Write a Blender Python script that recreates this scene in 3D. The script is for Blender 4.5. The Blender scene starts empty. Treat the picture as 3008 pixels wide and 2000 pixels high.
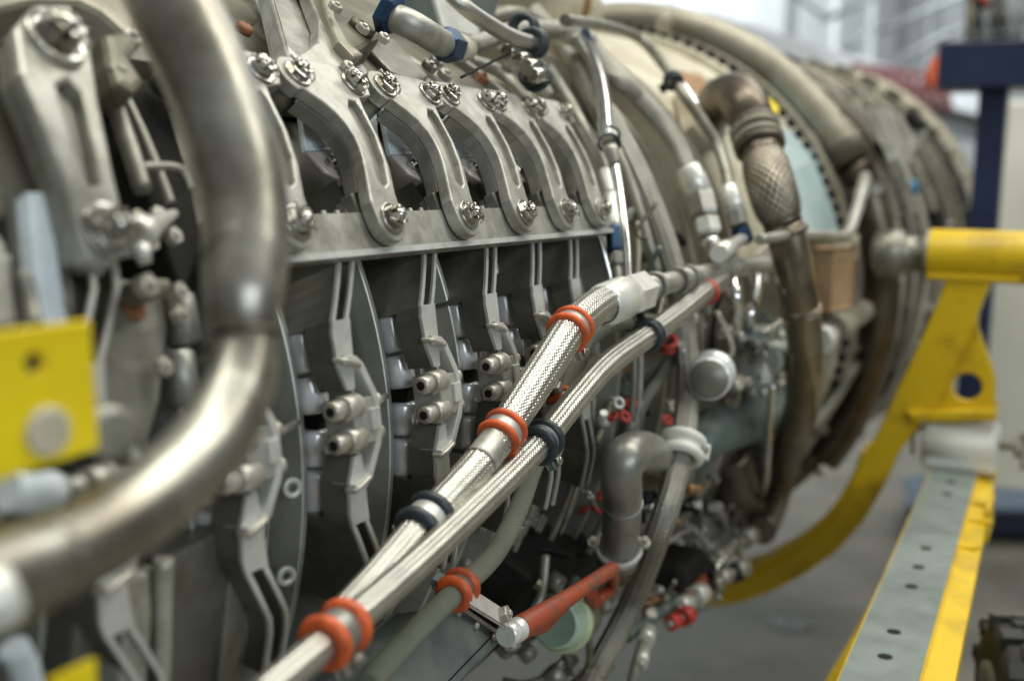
import bpy, bmesh, math, random
from mathutils import Vector as V, Matrix as M
random.seed(7)
C=bpy.context.scene.collection
sc=bpy.context.scene
R=math.radians
# ------------------------------------------------------------------ camera
FOC=3568.; CAM=V((0,0,1.5)); AX=-.9817; AZ=1.5-.2442      # engine axis runs along +Y at x=AX, z=AZ
th,pt,ro=R(25.28),R(7.576),R(.906)
Fh=V((-math.sin(th),math.cos(th),0)); Rr=V((math.cos(th),math.sin(th),0)); Zz=V((0,0,1))
FW=Fh*math.cos(pt)-Zz*math.sin(pt); UP=Fh*math.sin(pt)+Zz*math.cos(pt)
RT=Rr*math.cos(ro)+UP*math.sin(ro); UP=-Rr*math.sin(ro)+UP*math.cos(ro)
cd=bpy.data.cameras.new('camera'); cam=bpy.data.objects.new('camera',cd); C.objects.link(cam)
cam.matrix_world=M(((RT.x,UP.x,-FW.x,CAM.x),(RT.y,UP.y,-FW.y,CAM.y),(RT.z,UP.z,-FW.z,CAM.z),(0,0,0,1)))
cd.sensor_width=23.7; cd.lens=FOC/3008*23.7; cd.clip_start=.05; cd.clip_end=200
cd.dof.use_dof=True; cd.dof.focus_distance=1.14; cd.dof.aperture_fstop=1.8; cd.dof.aperture_blades=9
sc.camera=cam
# ------------------------------------------------------------------ light
w=bpy.data.worlds.new('World'); sc.world=w; w.use_nodes=True
bg=w.node_tree.nodes['Background']; bg.inputs[0].default_value=(.93,.97,.95,1); bg.inputs[1].default_value=.205
def lamp(name,loc,target,sx,sy,power,col=(1,1,1)):
    l=bpy.data.lights.new(name,'AREA'); l.shape='RECTANGLE'; l.size=sx; l.size_y=sy; l.energy=power; l.color=col
    o=bpy.data.objects.new(name,l); C.objects.link(o); o.location=loc
    o.rotation_euler=(V(target)-V(loc)).to_track_quat('-Z','Y').to_euler(); return o
lamp('unseen_hangar_lamp',(-1.6,.6,6.0),(-1.2,.9,0),1.2,5,150,(1,.98,.88))
lamp('unseen_hangar_lamp',(1.4,2.6,6.0),(-.2,2.2,0),1.2,5,198,(1,.98,.88))
lamp('unseen_hangar_lamp',(.5,6.5,6.0),(0,6,0),3,3,150,(1,.98,.92))
lamp('hangar_window',(5.0,-2.2,3.4),(-1,1.2,1.3),5,1.8,170,(.84,.92,1))
lamp('unseen_hangar_lamp',(-2.0,15,7.5),(-5,18,3),6,10,1150,(.93,.97,1))  # unseen lamp added to brighten the far wall
sc.view_settings.view_transform='Standard'; sc.view_settings.look='None'; sc.view_settings.exposure=0
sc.cycles.use_denoising=True
sc.cycles.max_bounces=8; sc.cycles.glossy_bounces=4
# ------------------------------------------------------------------ pixel / cylinder helpers (photo pixels 3008x2000)
def ray(px,py): return FW+RT*((px-1504)/FOC)-UP*((py-1000)/FOC)
def D(px,py,d): return CAM+ray(px,py)*d
def K(px,py,r):
    d=ray(px,py); ox=-AX; oz=1.5-AZ
    a=d.x*d.x+d.z*d.z; b=2*(ox*d.x+oz*d.z); c=ox*ox+oz*oz-r*r; q=b*b-4*a*c
    t=(-b-math.sqrt(q))/(2*a) if q>0 else -b/(2*a)
    return CAM+d*t
def YP(px,py,y):
    d=ray(px,py); return CAM+d*(y/d.y)
def ZP(px,py,z):
    d=ray(px,py); return CAM+d*((z-1.5)/d.z)
def dep(p): return (p-CAM).dot(FW)
def W(y,ph,r): return V((AX+r*math.cos(R(ph)),y,AZ+r*math.sin(R(ph))))
def rad(p): return V((p.x-AX,0,p.z-AZ)).normalized()
# ------------------------------------------------------------------ materials
def mat(name,col,metal=0.,rough=.5,col2=None,ns=18.,bump=.1,fine=120.,rv=.12,coat=0.,spec=.5,amt=.6):
    m=bpy.data.materials.new(name); m.use_nodes=True; nt=m.node_tree; n=nt.nodes; L=nt.links; b=n['Principled BSDF']
    tc=n.new('ShaderNodeTexCoord'); geo=n.new('ShaderNodeNewGeometry')
    nz=n.new('ShaderNodeTexNoise'); nz.inputs['Scale'].default_value=ns; nz.inputs['Detail'].default_value=6; nz.inputs['Roughness'].default_value=.65
    L.new(geo.outputs['Position'],nz.inputs['Vector'])
    if col2 is None: col2=tuple(c*.62 for c in col)
    rp=n.new('ShaderNodeValToRGB'); rp.color_ramp.elements[0].position=.36; rp.color_ramp.elements[1].position=.36+.4*amt
    rp.color_ramp.elements[0].color=(*col2,1); rp.color_ramp.elements[1].color=(*col,1)
    L.new(nz.outputs[0],rp.inputs[0]); L.new(rp.outputs[0],b.inputs['Base Color'])
    n2=n.new('ShaderNodeTexNoise'); n2.inputs['Scale'].default_value=fine; n2.inputs['Detail'].default_value=4; L.new(geo.outputs['Position'],n2.inputs['Vector'])
    mr=n.new('ShaderNodeMapRange'); mr.inputs['To Min'].default_value=max(.04,rough-rv); mr.inputs['To Max'].default_value=min(1,rough+rv)
    mx=n.new('ShaderNodeMath'); mx.operation='MULTIPLY_ADD'; mx.inputs[1].default_value=.5
    L.new(n2.outputs[0],mx.inputs[0]); h=n.new('ShaderNodeMath'); h.operation='MULTIPLY'; h.inputs[1].default_value=.5
    L.new(nz.outputs[0],h.inputs[0]); L.new(h.outputs[0],mx.inputs[2]); L.new(mx.outputs[0],mr.inputs[0]); L.new(mr.outputs[0],b.inputs['Roughness'])
    bp=n.new('ShaderNodeBump'); bp.inputs['Strength'].default_value=bump; bp.inputs['Distance'].default_value=.002
    L.new(mx.outputs[0],bp.inputs['Height']); L.new(bp.outputs[0],b.inputs['Normal'])
    b.inputs['Metallic'].default_value=metal; b.inputs['Coat Weight'].default_value=coat; b.inputs['Specular IOR Level'].default_value=spec
    return m
def braid(name,col,dark,rough=.3,n_=24.,metal=.9,ratio=1.0,bmp=.55):
    m=bpy.data.materials.new(name); m.use_nodes=True; nt=m.node_tree; n=nt.nodes; L=nt.links; b=n['Principled BSDF']
    uv=n.new('ShaderNodeUVMap'); sp=n.new('ShaderNodeSeparateXYZ'); L.new(uv.outputs[0],sp.inputs[0])
    def lin(a,c,op='ADD',k=1.):
        x=n.new('ShaderNodeMath'); x.operation='MULTIPLY'; x.inputs[1].default_value=a; L.new(sp.outputs[0],x.inputs[0])
        y=n.new('ShaderNodeMath'); y.operation='MULTIPLY'; y.inputs[1].default_value=c; L.new(sp.outputs[1],y.inputs[0])
        z=n.new('ShaderNodeMath'); z.operation='ADD'; L.new(x.outputs[0],z.inputs[0]); L.new(y.outputs[0],z.inputs[1])
        s=n.new('ShaderNodeMath'); s.operation='SINE'; L.new(z.outputs[0],s.inputs[0]); return s
    t=2*math.pi
    s1=lin(t*n_,0); s2=lin(0,t*n_*ratio)
    pr=n.new('ShaderNodeMath'); pr.operation='MULTIPLY'; L.new(s1.outputs[0],pr.inputs[0]); L.new(s2.outputs[0],pr.inputs[1])
    mr=n.new('ShaderNodeMapRange'); mr.inputs['From Min'].default_value=-.8; mr.inputs['From Max'].default_value=.35; L.new(pr.outputs[0],mr.inputs[0])
    geo=n.new('ShaderNodeNewGeometry'); nz=n.new('ShaderNodeTexNoise'); nz.inputs['Scale'].default_value=30; nz.inputs['Detail'].default_value=5; L.new(geo.outputs['Position'],nz.inputs['Vector'])
    mm=n.new('ShaderNodeMath'); mm.operation='MULTIPLY'; L.new(mr.outputs[0],mm.inputs[0])
    m2=n.new('ShaderNodeMapRange'); m2.inputs['From Min'].default_value=.3; m2.inputs['From Max'].default_value=.55; m2.inputs['To Min'].default_value=.55; L.new(nz.outputs[0],m2.inputs[0]); L.new(m2.outputs[0],mm.inputs[1])
    mixc=n.new('ShaderNodeMix'); mixc.data_type='RGBA'; mixc.inputs['A'].default_value=(*dark,1); mixc.inputs['B'].default_value=(*col,1)  # dark colour paints the shade in the gaps between strands
    L.new(mm.outputs[0],mixc.inputs['Factor']); L.new(mixc.outputs['Result'],b.inputs['Base Color'])
    bp=n.new('ShaderNodeBump'); bp.inputs['Strength'].default_value=bmp; bp.inputs['Distance'].default_value=.0015; L.new(pr.outputs[0],bp.inputs['Height']); L.new(bp.outputs[0],b.inputs['Normal'])
    b.inputs['Metallic'].default_value=metal; b.inputs['Roughness'].default_value=rough
    return m
T={}
T['roller']=mat('satin_bright_roller',(.82,.84,.85),.3,.22,(.66,.67,.66),30,.05,100)
T['bronze_lit']=mat('bronze_highlight_duct_steel',(.32,.265,.19),.9,.30,(.17,.14,.10),9,.06,70)  # tan tone carries the bright highlight of the lower duct
T['lever']=mat('satin_titanium',(.47,.465,.415),.6,.45,(.29,.285,.235),34,.16,170)
T['lever_dull']=mat('dull_titanium_and_shade',(.32,.315,.27),.65,.46,(.20,.195,.155),22,.12,140)
T['casing']=mat('dark_casing_metal',(.15,.15,.125),.45,.42,(.08,.078,.06),14,.15,90)
T['casing_lt']=mat('pale_casing_metal',(.50,.50,.46),.6,.45,(.36,.36,.32),14,.12,90)
T['edge']=mat('pale_machined_edge',(.62,.63,.59),.45,.45,(.50,.50,.46),30,.05,120)
T['pipe']=mat('heat_tinted_steel',(.37,.36,.315),.9,.35,(.23,.21,.17),19,.16,70,rv=.2)
T['chrome']=mat('bright_steel',(.78,.78,.77),1.,.18,(.6,.6,.58),20,.04,90,rv=.08)
T['nut']=mat('plated_nut_metal',(.62,.61,.57),1.,.22,(.38,.35,.28),60,.12,240)
T['bolt']=mat('grey_bolt_metal',(.56,.55,.50),.6,.42,(.40,.36,.28),40,.12,160)
T['braidA']=braid('braided_steel',(.70,.69,.63),(.30,.30,.265),.30,36,ratio=.5,bmp=.28)
T['braidB']=braid('fine_braided_steel',(.70,.685,.62),(.33,.325,.285),.30,34,ratio=.45,bmp=.22)
T['braidD']=braid('dull_braided_steel',(.50,.485,.42),(.17,.165,.14),.36,24,.8,ratio=.7)
T['braidG']=braid('green_grey_braid',(.27,.28,.215),(.15,.16,.12),.6,30,.2)
T['orange']=mat('orange_silicone',(.78,.13,.022),0,.45,(.42,.075,.025),40,.12,120,rv=.1)
T['rubber']=mat('dark_green_rubber',(.035,.050,.055),0,.45,(.022,.03,.033),20,.1,80)
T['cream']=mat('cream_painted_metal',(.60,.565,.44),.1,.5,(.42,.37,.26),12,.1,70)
T['white']=mat('white_fitting_metal',(.78,.79,.74),.35,.33,(.62,.61,.53),30,.06,100)
T['blue']=mat('blue_anodised_metal',(.028,.075,.16),.55,.35,(.02,.045,.09),40,.05,100)
T['yellow']=mat('yellow_paint',(.70,.47,.004),0,.45,(.50,.32,.01),13,.08,60,coat=.08,amt=.4)
T['yellowtag']=mat('bright_yellow_paint',(.90,.70,.006),0,.45,(.78,.58,.006),10,.04,60)
T['beige']=mat('beige_coated_metal',(.40,.37,.29),.35,.5,(.27,.245,.185),10,.12,60)
T['rear']=mat('scorched_rear_casing',(.27,.25,.205),.5,.5,(.13,.115,.09),11,.25,60)
T['panel']=mat('pale_blue_panel_paint',(.40,.50,.50),0,.5,(.30,.40,.41),4,.03,40)
T['duct']=mat('bronzed_duct_steel',(.185,.16,.125),.8,.40,(.10,.08,.055),11,.08,70)
T['duct_mesh']=braid('duct_wire_mesh',(.42,.38,.30),(.05,.04,.03),.36,22,.85)
T['red']=mat('worn_red_paint',(.34,.060,.022),0,.5,(.13,.07,.05),30,.2,140,amt=.35)
T['redbright']=mat('red_seal',(.6,.05,.03),0,.4)
T['mint']=mat('mint_green_plastic',(.42,.55,.42),0,.38,(.34,.46,.34),14,.03,60)
T['mintyel']=mat('pale_yellow_green_plastic',(.58,.66,.40),0,.4)
T['capface']=mat('dull_cap_face',(.27,.265,.22),.4,.45,(.20,.195,.16),20,.08,90)
T['minface']=mat('dark_mint_cap_face',(.22,.31,.24),0,.5,(.16,.23,.18),18,.08,90)
T['box']=mat('grey_green_enamel',(.17,.20,.19),.1,.5,(.12,.145,.135),12,.1,60)
T['tank']=mat('dark_green_duct_coat',(.11,.145,.13),.1,.5,(.075,.10,.09),8,.06,60)
T['cast']=mat('cast_aluminium',(.37,.37,.34),.65,.40,(.25,.25,.22),20,.15,90)
T['tan']=mat('tan_wrapped_box',(.42,.29,.17),.1,.5,(.33,.20,.10),18,.1,60)
T['valvepaint']=mat('pale_green_grey_casting',(.40,.43,.385),.25,.45,(.26,.28,.245),24,.15,90)
T['olive']=mat('oily_cast_housing',(.22,.21,.16),.4,.5,(.12,.11,.07),14,.3,60)
T['black']=mat('black_oily_metal_and_shade',(.016,.016,.014),0,.75,spec=.2)
T['rust']=mat('rust_brown_mark',(.30,.13,.05),0,.7,(.20,.075,.03),60,.2,120)
T['brown']=mat('amber_brown_bracket',(.36,.20,.09),.2,.5,(.26,.13,.05),20,.1,60)
T['glaze']=mat('blue_white_plate',(.74,.82,.86),0,.35,(.56,.63,.66),16,.05,80)
T['blush']=mat('pinkish_grey_plate',(.60,.56,.53),.1,.45,(.46,.40,.36),30,.12,110)
T['navy']=mat('navy_painted_steel',(.013,.024,.07),0,.4,(.010,.018,.05),5,.05,40)
T['slate']=mat('slate_blue_deck',(.10,.145,.20),0,.5,(.08,.115,.16),5,.05,40)
T['railgrey']=mat('grey_beam_coat',(.20,.24,.23),.0,.5,(.135,.165,.155),11,.04,60)
T['nylon']=mat('white_nylon',(.80,.80,.74),0,.4,(.72,.72,.64),9,.03,60)
T['floor']=mat('concrete_floor',(.20,.192,.158),0,.5,(.13,.125,.10),3.5,.05,30)
T['wall']=mat('white_hangar_wall',(.80,.84,.86),0,.6,(.74,.78,.80),1,.02,20)
T['truss']=mat('grey_truss_paint',(.24,.26,.27),0,.6)
T['wallcream']=mat('cream_wall_panel',(.82,.82,.72),0,.6,(.74,.73,.60),1.5,.02,20)
T['tyre']=mat('black_tyre_rubber',(.03,.03,.028),0,.7)
T['stain']=mat('floor_oil_stain',(.09,.09,.08),0,.4,(.2,.2,.18),14,.1,40)
# ------------------------------------------------------------------ geometry: (verts, faces, smooth, uvs)
def catmull(P,n=8):
    P=[V(p) for p in P]
    if len(P)==2:
        return [P[0].lerp(P[1],i/n) for i in range(n+1)]
    Q=[P[0]*2-P[1]]+P+[P[-1]*2-P[-2]]; out=[]
    for i in range(1,len(Q)-2):
        a,b,c,d=Q[i-1:i+3]
        for k in range(n):
            t=k/n; out.append(.5*((2*b)+(c-a)*t+(2*a-5*b+4*c-d)*t*t+(3*b-a-3*c+d)*t**3))
    out.append(P[-1].copy()); return out
def tube(P,r,seg=20,n=8,ribs=0,amp=0.,cap=True,smooth=True,raw=False):
    P=[V(p) for p in P] if raw else catmull(P,n); N=len(P)
    rr=(lambda t:r) if not callable(r) and not isinstance(r,(list,tuple)) else (r if callable(r) else (lambda t:r[0]+(r[-1]-r[0])*t if len(r)==2 else r[min(int(t*(len(r)-1)),len(r)-2)]*(1-(t*(len(r)-1)-min(int(t*(len(r)-1)),len(r)-2)))+r[min(int(t*(len(r)-1)),len(r)-2)+1]*(t*(len(r)-1)-min(int(t*(len(r)-1)),len(r)-2))))
    T0=(P[1]-P[0]).normalized(); u=T0.orthogonal().normalized(); vs=[];fs=[];uv=[]; ln=0
    for i,p in enumerate(P):
        t=(P[min(i+1,N-1)]-P[max(i-1,0)]).normalized()
        u=(u-t*u.dot(t)).normalized(); v=t.cross(u)
        R0=rr(i/(N-1))
        if i: ln+=(p-P[i-1]).length/(2*math.pi*max(R0,1e-5))
        for k in range(seg):
            a=2*math.pi*k/seg; q=R0*(1+amp*(abs(math.sin(a*ribs/2))-.6)) if ribs else R0
            vs.append(p+u*(q*math.cos(a))+v*(q*math.sin(a))); uv.append((k/seg,ln))
    fu=[]
    for i in range(N-1):
        for k in range(seg):
            k2=(k+1)%seg; a,b,c,d=i*seg+k,i*seg+k2,(i+1)*seg+k2,(i+1)*seg+k
            fs.append((a,b,c,d)); u2=1. if k2==0 else uv[b][0]
            fu.append([uv[a],(u2,uv[b][1]),(u2,uv[c][1]),uv[d]])
    if cap:
        fs.append(tuple(range(seg-1,-1,-1))); fu.append([(0,0)]*seg)
        fs.append(tuple(range((N-1)*seg,N*seg))); fu.append([(0,0)]*seg)
    return vs,fs,smooth,fu
def lathe(o,ax,prof,seg=24,ref=None,smooth=True,a0=0.):
    """prof: list of (t along ax, r); open profile, capped where r>0"""
    o=V(o);ax=V(ax).normalized(); u=(V(ref)-ax*V(ref).dot(ax)).normalized() if ref is not None else ax.orthogonal().normalized(); v=ax.cross(u)
    vs=[];fs=[]
    for t,r in prof:
        for k in range(seg):
            a=2*math.pi*k/seg+a0; vs.append(o+ax*t+u*(r*math.cos(a))+v*(r*math.sin(a)))
    for i in range(len(prof)-1):
        for k in range(seg):
            k2=(k+1)%seg; fs.append((i*seg+k,i*seg+k2,(i+1)*seg+k2,(i+1)*seg+k))
    n=len(prof)
    if prof[0][1]>0: fs.append(tuple(range(seg-1,-1,-1)))
    if prof[-1][1]>0: fs.append(tuple(range((n-1)*seg,n*seg)))
    return vs,fs,smooth,None
def ring(o,ax,r0,r1,h,seg=28,bev=.25):
    """rounded washer / torus-like band between radii r0 and r1, height h"""
    b=min(h,r1-r0)*bev
    pr=[(-h/2,r0),(-h/2,r1-b),(-h/2+b*.3,r1-b*.3),(-h/2+b,r1),(h/2-b,r1),(h/2-b*.3,r1-b*.3),(h/2,r1-b),(h/2,r0)]
    vs,fs,s,_=lathe(o,ax,pr,seg); fs=[f for f in fs if len(f)==4]; n=len(pr)
    for k in range(seg):
        k2=(k+1)%seg; fs.append(((n-1)*seg+k,(n-1)*seg+k2,k2,k))
    return vs,fs,s,None
def torus(o,ax,Rm,r,seg=32,ms=10):
    pr=[(r*math.sin(2*math.pi*i/ms),Rm+r*math.cos(2*math.pi*i/ms)) for i in range(ms)]
    vs,fs,s,_=lathe(o,ax,pr,seg); fs=[f for f in fs if len(f)==4]
    for k in range(seg):
        k2=(k+1)%seg; fs.append(((ms-1)*seg+k,(ms-1)*seg+k2,k2,k))
    return vs,fs,s,None
def box(o,ux,uy,uz,bev=.0):
    """box centred at o with half-vectors ux uy uz"""
    bm=bmesh.new(); bmesh.ops.create_cube(bm,size=2)
    o,ux,uy,uz=V(o),V(ux),V(uy),V(uz)
    for q in bm.verts: q.co=o+ux*q.co.x+uy*q.co.y+uz*q.co.z
    if bev>0: bmesh.ops.bevel(bm,geom=list(bm.edges),offset=bev,segments=2,affect='EDGES',profile=.5)
    bm.verts.index_update(); r=[v.co.copy() for v in bm.verts],[tuple(v.index for v in f.verts) for f in bm.faces],False,None; bm.free(); return r
def plate(outl,holes,depth,fn,bev=0.):
    """2D outline (+holes) extruded by depth about n=0, then mapped by fn(a,b,n)"""
    cu=bpy.data.curves.new('tmp','CURVE'); cu.dimensions='2D'; cu.fill_mode='BOTH'; b=min(bev,depth*.45)
    cu.extrude=max(depth/2-b,1e-5); cu.bevel_depth=b; cu.bevel_resolution=1; cu.offset=-b
    S=1000.                                            # curves are built in millimetres
    cu.extrude*=S; cu.bevel_depth*=S; cu.offset*=S
    for q in [outl]+list(holes):
        s=cu.splines.new('POLY'); s.points.add(len(q)-1); s.use_cyclic_u=True
        for i,(x,y) in enumerate(q): s.points[i].co=(x*S,y*S,0,1)
    ob=bpy.data.objects.new('tmp',cu); me=bpy.data.meshes.new_from_object(ob)
    r=[fn(v.co.x/S,v.co.y/S,v.co.z/S) for v in me.vertices],[tuple(p.vertices) for p in me.polygons],False,None
    bpy.data.objects.remove(ob); bpy.data.meshes.remove(me); bpy.data.curves.remove(cu); return r
def circ(x,y,r,a0=0,a1=360,n=20):
    full=abs(a1-a0)>=360
    return [(x+r*math.cos(R(a0+(a1-a0)*i/(n if full else n-1))),y+r*math.sin(R(a0+(a1-a0)*i/(n if full else n-1)))) for i in range(n)]
def flat(o,ux,uy,uz):
    o,ux,uy,uz=V(o),V(ux),V(uy),V(uz); return lambda a,b,n:o+ux*a+uy*b+uz*n
def cyl(y0,p0,r0): return lambda a,b,n:W(y0+a,p0+math.degrees(b/r0),r0+n)      # (axial, arc length, radial)
def sweep(sec,phis,closed=True):
    """sec(phi)->list of (y,r) ring section swept round the engine axis"""
    vs=[];fs=[];m=0
    for p in phis:
        s=sec(p); m=len(s); vs+=[W(y,p,r) for y,r in s]
    n=len(phis)
    for i in range(n-1):
        for k in range(m if closed else m-1):
            k2=(k+1)%m; fs.append((i*m+k,i*m+k2,(i+1)*m+k2,(i+1)*m+k))
    if closed: fs.append(tuple(range(m-1,-1,-1))); fs.append(tuple(range((n-1)*m,n*m)))
    return vs,fs,False,None
def lin(a,b,n): return [a+(b-a)*i/n for i in range(n+1)]
# ------------------------------------------------------------------ objects
LOC={}
def thing(name,label,cat,loc,group=None):
    o=bpy.data.objects.new(name,None); o.empty_display_size=.02; C.objects.link(o); o.location=V(loc); LOC[o.name]=V(loc)
    o['label']=label; o['category']=cat
    if group: o['group']=group
    return o
def mesh(name,geos,m,fixn=True):
    if isinstance(geos,tuple): geos=[geos]
    vs=[];fs=[];sm=[];uvs=[];has=False
    for g in geos:
        b=len(vs); vs+=[V(v) for v in g[0]]
        for i,f in enumerate(g[1]):
            fs.append(tuple(b+x for x in f)); sm.append(g[2] and len(f)<=4)
            uvs.append(g[3][i] if g[3] else None)
        has=has or g[3] is not None
    c=sum(vs,V((0,0,0)))/max(1,len(vs))
    me=bpy.data.meshes.new(name); me.from_pydata([v-c for v in vs],[],fs)
    me.polygons.foreach_set('use_smooth',sm)
    if has:
        ul=me.uv_layers.new(name='UVMap')
        for p in me.polygons:
            q=uvs[p.index]
            if q:
                for j,li in enumerate(p.loop_indices): ul.data[li].uv=q[j]
    if fixn:
        bm=bmesh.new(); bm.from_mesh(me); bmesh.ops.recalc_face_normals(bm,faces=bm.faces); bm.to_mesh(me); bm.free()
    me.materials.append(T[m] if isinstance(m,str) else m)
    return me,c
def mk(name,geos,m,parent=None,label=None,cat=None,group=None,kind=None):
    me,c=mesh(name,geos,m); o=bpy.data.objects.new(name,me); C.objects.link(o)
    LOC[o.name]=c
    if parent: o.parent=parent; o.location=c-LOC[parent.name]
    else: o.location=c
    if label: o['label']=label
    if cat: o['category']=cat
    if group: o['group']=group
    if kind: o['kind']=kind
    return o
def copy_tree(o,off,parent=None,label=None,dy=None):
    c=o.copy(); C.objects.link(c); LOC[c.name]=LOC[o.name]+V(off)
    if parent is None: c.location=o.location+V(off)
    else: c.parent=parent
    if label: c['label']=label
    for ch in [x for x in KIDS.get(o.name,[])]: copy_tree(ch,off,c)
    return c
KIDS={}
def index_kids():
    KIDS.clear()
    for o in C.objects:
        if o.parent: KIDS.setdefault(o.parent.name,[]).append(o)
_cache={}
def inst(key,name,builder,m,frame,parent):
    """shared mesh placed with a frame (o, ux, uy, uz)"""
    if key not in _cache:
        me,c=mesh(name,builder(),m); me.transform(M.Translation(c)); _cache[key]=me
    me=_cache[key]; o=bpy.data.objects.new(name,me); C.objects.link(o); og,ux,uy,uz=[V(q) for q in frame]
    LOC[o.name]=og.copy(); o.parent=parent; o.location=og-LOC[parent.name]
    mm=M(((ux.x,uy.x,uz.x),(ux.y,uy.y,uz.y),(ux.z,uy.z,uz.z)))
    o.rotation_mode='QUATERNION'; s=ux.length; o.rotation_quaternion=(mm*(1/s)).to_quaternion(); o.scale=(s,s,s)
    # a parent that is turned itself must not turn its child: parents here carry rotation only when they are bolts
    return o
def frame(o,n,s=1.,ref=(0,1,0)):
    n=V(n).normalized(); r=V(ref); u=(r-n*r.dot(n)).normalized(); v=n.cross(u); return (o,u*s,v*s,n*s)
# bolts in local frames: z is outward
O=V((0,0,0)); ZA=V((0,0,1))
def castle_nut():
    g=[lathe(O,ZA,[(0,.0088),(.0052,.0088),(.0060,.0080)],6,smooth=False)]
    for k in range(6):
        a=2*math.pi*(k+.5)/6; d=V((math.cos(a),math.sin(a),0)); t=V((-d.y,d.x,0))
        g.append(box(d*.0058+ZA*.0075,d*.0014,t*.0019,ZA*.0018,.0004))
    g.append(lathe(O,ZA,[(.004,.0042),(.0095,.0042),(.0110,.0030),(.0114,0)],14))
    return g
def washer(): return [ring(O+ZA*.0008,ZA,.004,.0118,.0018,24)]
def cotter():
    pts=[V((-.009,.001,.008)),V((0,0,.0083)),V((.0085,-.001,.008)),V((.0105,-.0035,.006)),V((.010,-.006,.0035))]
    p2=[V((-.009,.001,.008)),V((-.0112,.003,.0085)),V((-.0105,.005,.0065)),V((-.0085,.0035,.0068)),V((0,0,.0083))]
    return [tube(pts,.0009,6,4),tube(p2,.0009,6,4)]
def bolt_on(parent,p,n,s=1.,turn=None):
    fr=frame(p,n,s,turn or (random.uniform(-1,1),1,random.uniform(-1,1)))
    b=inst('bolt','bolt',castle_nut,'nut',fr,parent)
    for key,fn in (('washer',washer),('cotter_pin',cotter)):
        if key not in _cache:
            me,c=mesh(key,fn(),'nut'); me.transform(M.Translation(c)); _cache[key]=me
        o=bpy.data.objects.new(key,_cache[key]); C.objects.link(o); o.parent=b
    return b
def hexbolt():
    return [lathe(O,ZA,[(0,.0075),(.006,.0075),(.007,.0066)],6,smooth=False),lathe(O,ZA,[(.006,.003),(.009,.003),(.0095,.002)],10)]
def hex_on(parent,p,n,s=1.,m='bolt',name='bolt'):
    return inst('hex_'+m,name,hexbolt,m,frame(p,n,s,(random.uniform(-1,1),1,random.uniform(-1,1))),parent)
def g_hexbolt(p,n,s=1.):
    fr=frame(p,n,s,(random.uniform(-1,1),1,.3)); out=[]
    for g in hexbolt(): out.append(([fr[0]+fr[1]*v.x+fr[2]*v.y+fr[3]*v.z for v in g[0]],g[1],g[2],None))
    return out
# ================================================================== SETTING
floor=mk('floor',box((0,20,-.05),(30,0,0),(0,40,0),(0,0,.05)),'floor',kind='structure')
# ================================================================== COMPRESSOR CASING
ST=[.47,.605,.737,.87,1.008,1.133,1.243,1.348]
case=thing('engine_casing','long drum shaped jet engine casing of dark grey metal with raised ring flanges','engine',W(1.4,-90,.5))
mk('casing_drum',lathe((AX,0,AZ),(0,1,0),[(-.1,.30),(-.1,.385),(1.40,.385),(1.40,.2)],120),'casing',case)
for i,y0 in enumerate(ST):
    y=y0+.043
    pr=[(y-.0035,.38),(y-.0035,.4335),(y-.0025,.4345),(y+.0025,.4345),(y+.0035,.4335),(y+.0035,.38)]
    mk('ring_flange',sweep(lambda p:pr,lin(-120,27.5,70)),'casing_lt',case)
    for a_,r_,m_ in ((-.062,.424,'casing_lt'),(-.030,.416,'edge'),(-.016,.410,'casing_lt')):
        mk('drum_rib',sweep(lambda p:[(y+a_,.38),(y+a_,r_),(y+a_+.0032,r_),(y+a_+.0032,.38)],lin(-70,27,40)),m_,case)
    # low land on the drum between the flanges
    g=lathe((AX,0,AZ),(0,1,0),[(y+.012,.384),(y+.012,.398),(y+.05,.398),(y+.05,.384)],120,smooth=False)
    mk('vane_band',(g[0],[f for f in g[1] if len(f)==4],False,None),'casing',case)
mk('upper_shell',sweep(lambda p:[(.30,.42),(.30,.452),(1.40,.452),(1.40,.42)],lin(47,130,40)),'olive',case)
mk('added_mid_band',sweep(lambda p:[(.40,.38),(.40,.404),(1.38,.404),(1.38,.38)],lin(27.5,47,10)),'lever_dull',case)  # paler band added to lighten the dark gaps behind the levers
# ================================================================== UNISON RINGS (one per vane stage)
def interp(tab,x):
    tab=sorted(tab)
    if x<=tab[0][0]: return tab[0][1]
    for (a,b),(c,d) in zip(tab,tab[1:]):
        if x<=c: return b+(d-b)*(x-a)/(c-a)
    return tab[-1][1]
TL=[(9.6,-.085),(12,-.093),(15.5,-.0915),(22,-.054),(30,-.050),(70,-.050)]
TR=[(9.6,-.076),(12.8,-.071),(16,-.0655),(22,-.030),(30,-.026),(70,-.026)]
LBL={.605:'blurred half ring stage behind the big bent pipe at the left edge',
 .737:'vane ring stage just left of the first clear lever, partly behind the big pipe',
 .87:'vane ring stage under the forked lever with the extra arm',.47:'nearest vane ring stage behind the yellow tag plate',
 1.008:'vane ring stage with two socket bolts, second to the right of the big pipe',
 1.133:'vane ring stage with two socket bolts just left of the thick braided hose',
 1.243:'vane ring stage partly hidden behind the upper orange clamp',1.348:'rearmost vane ring stage beside the hex hose fitting'}
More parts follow.
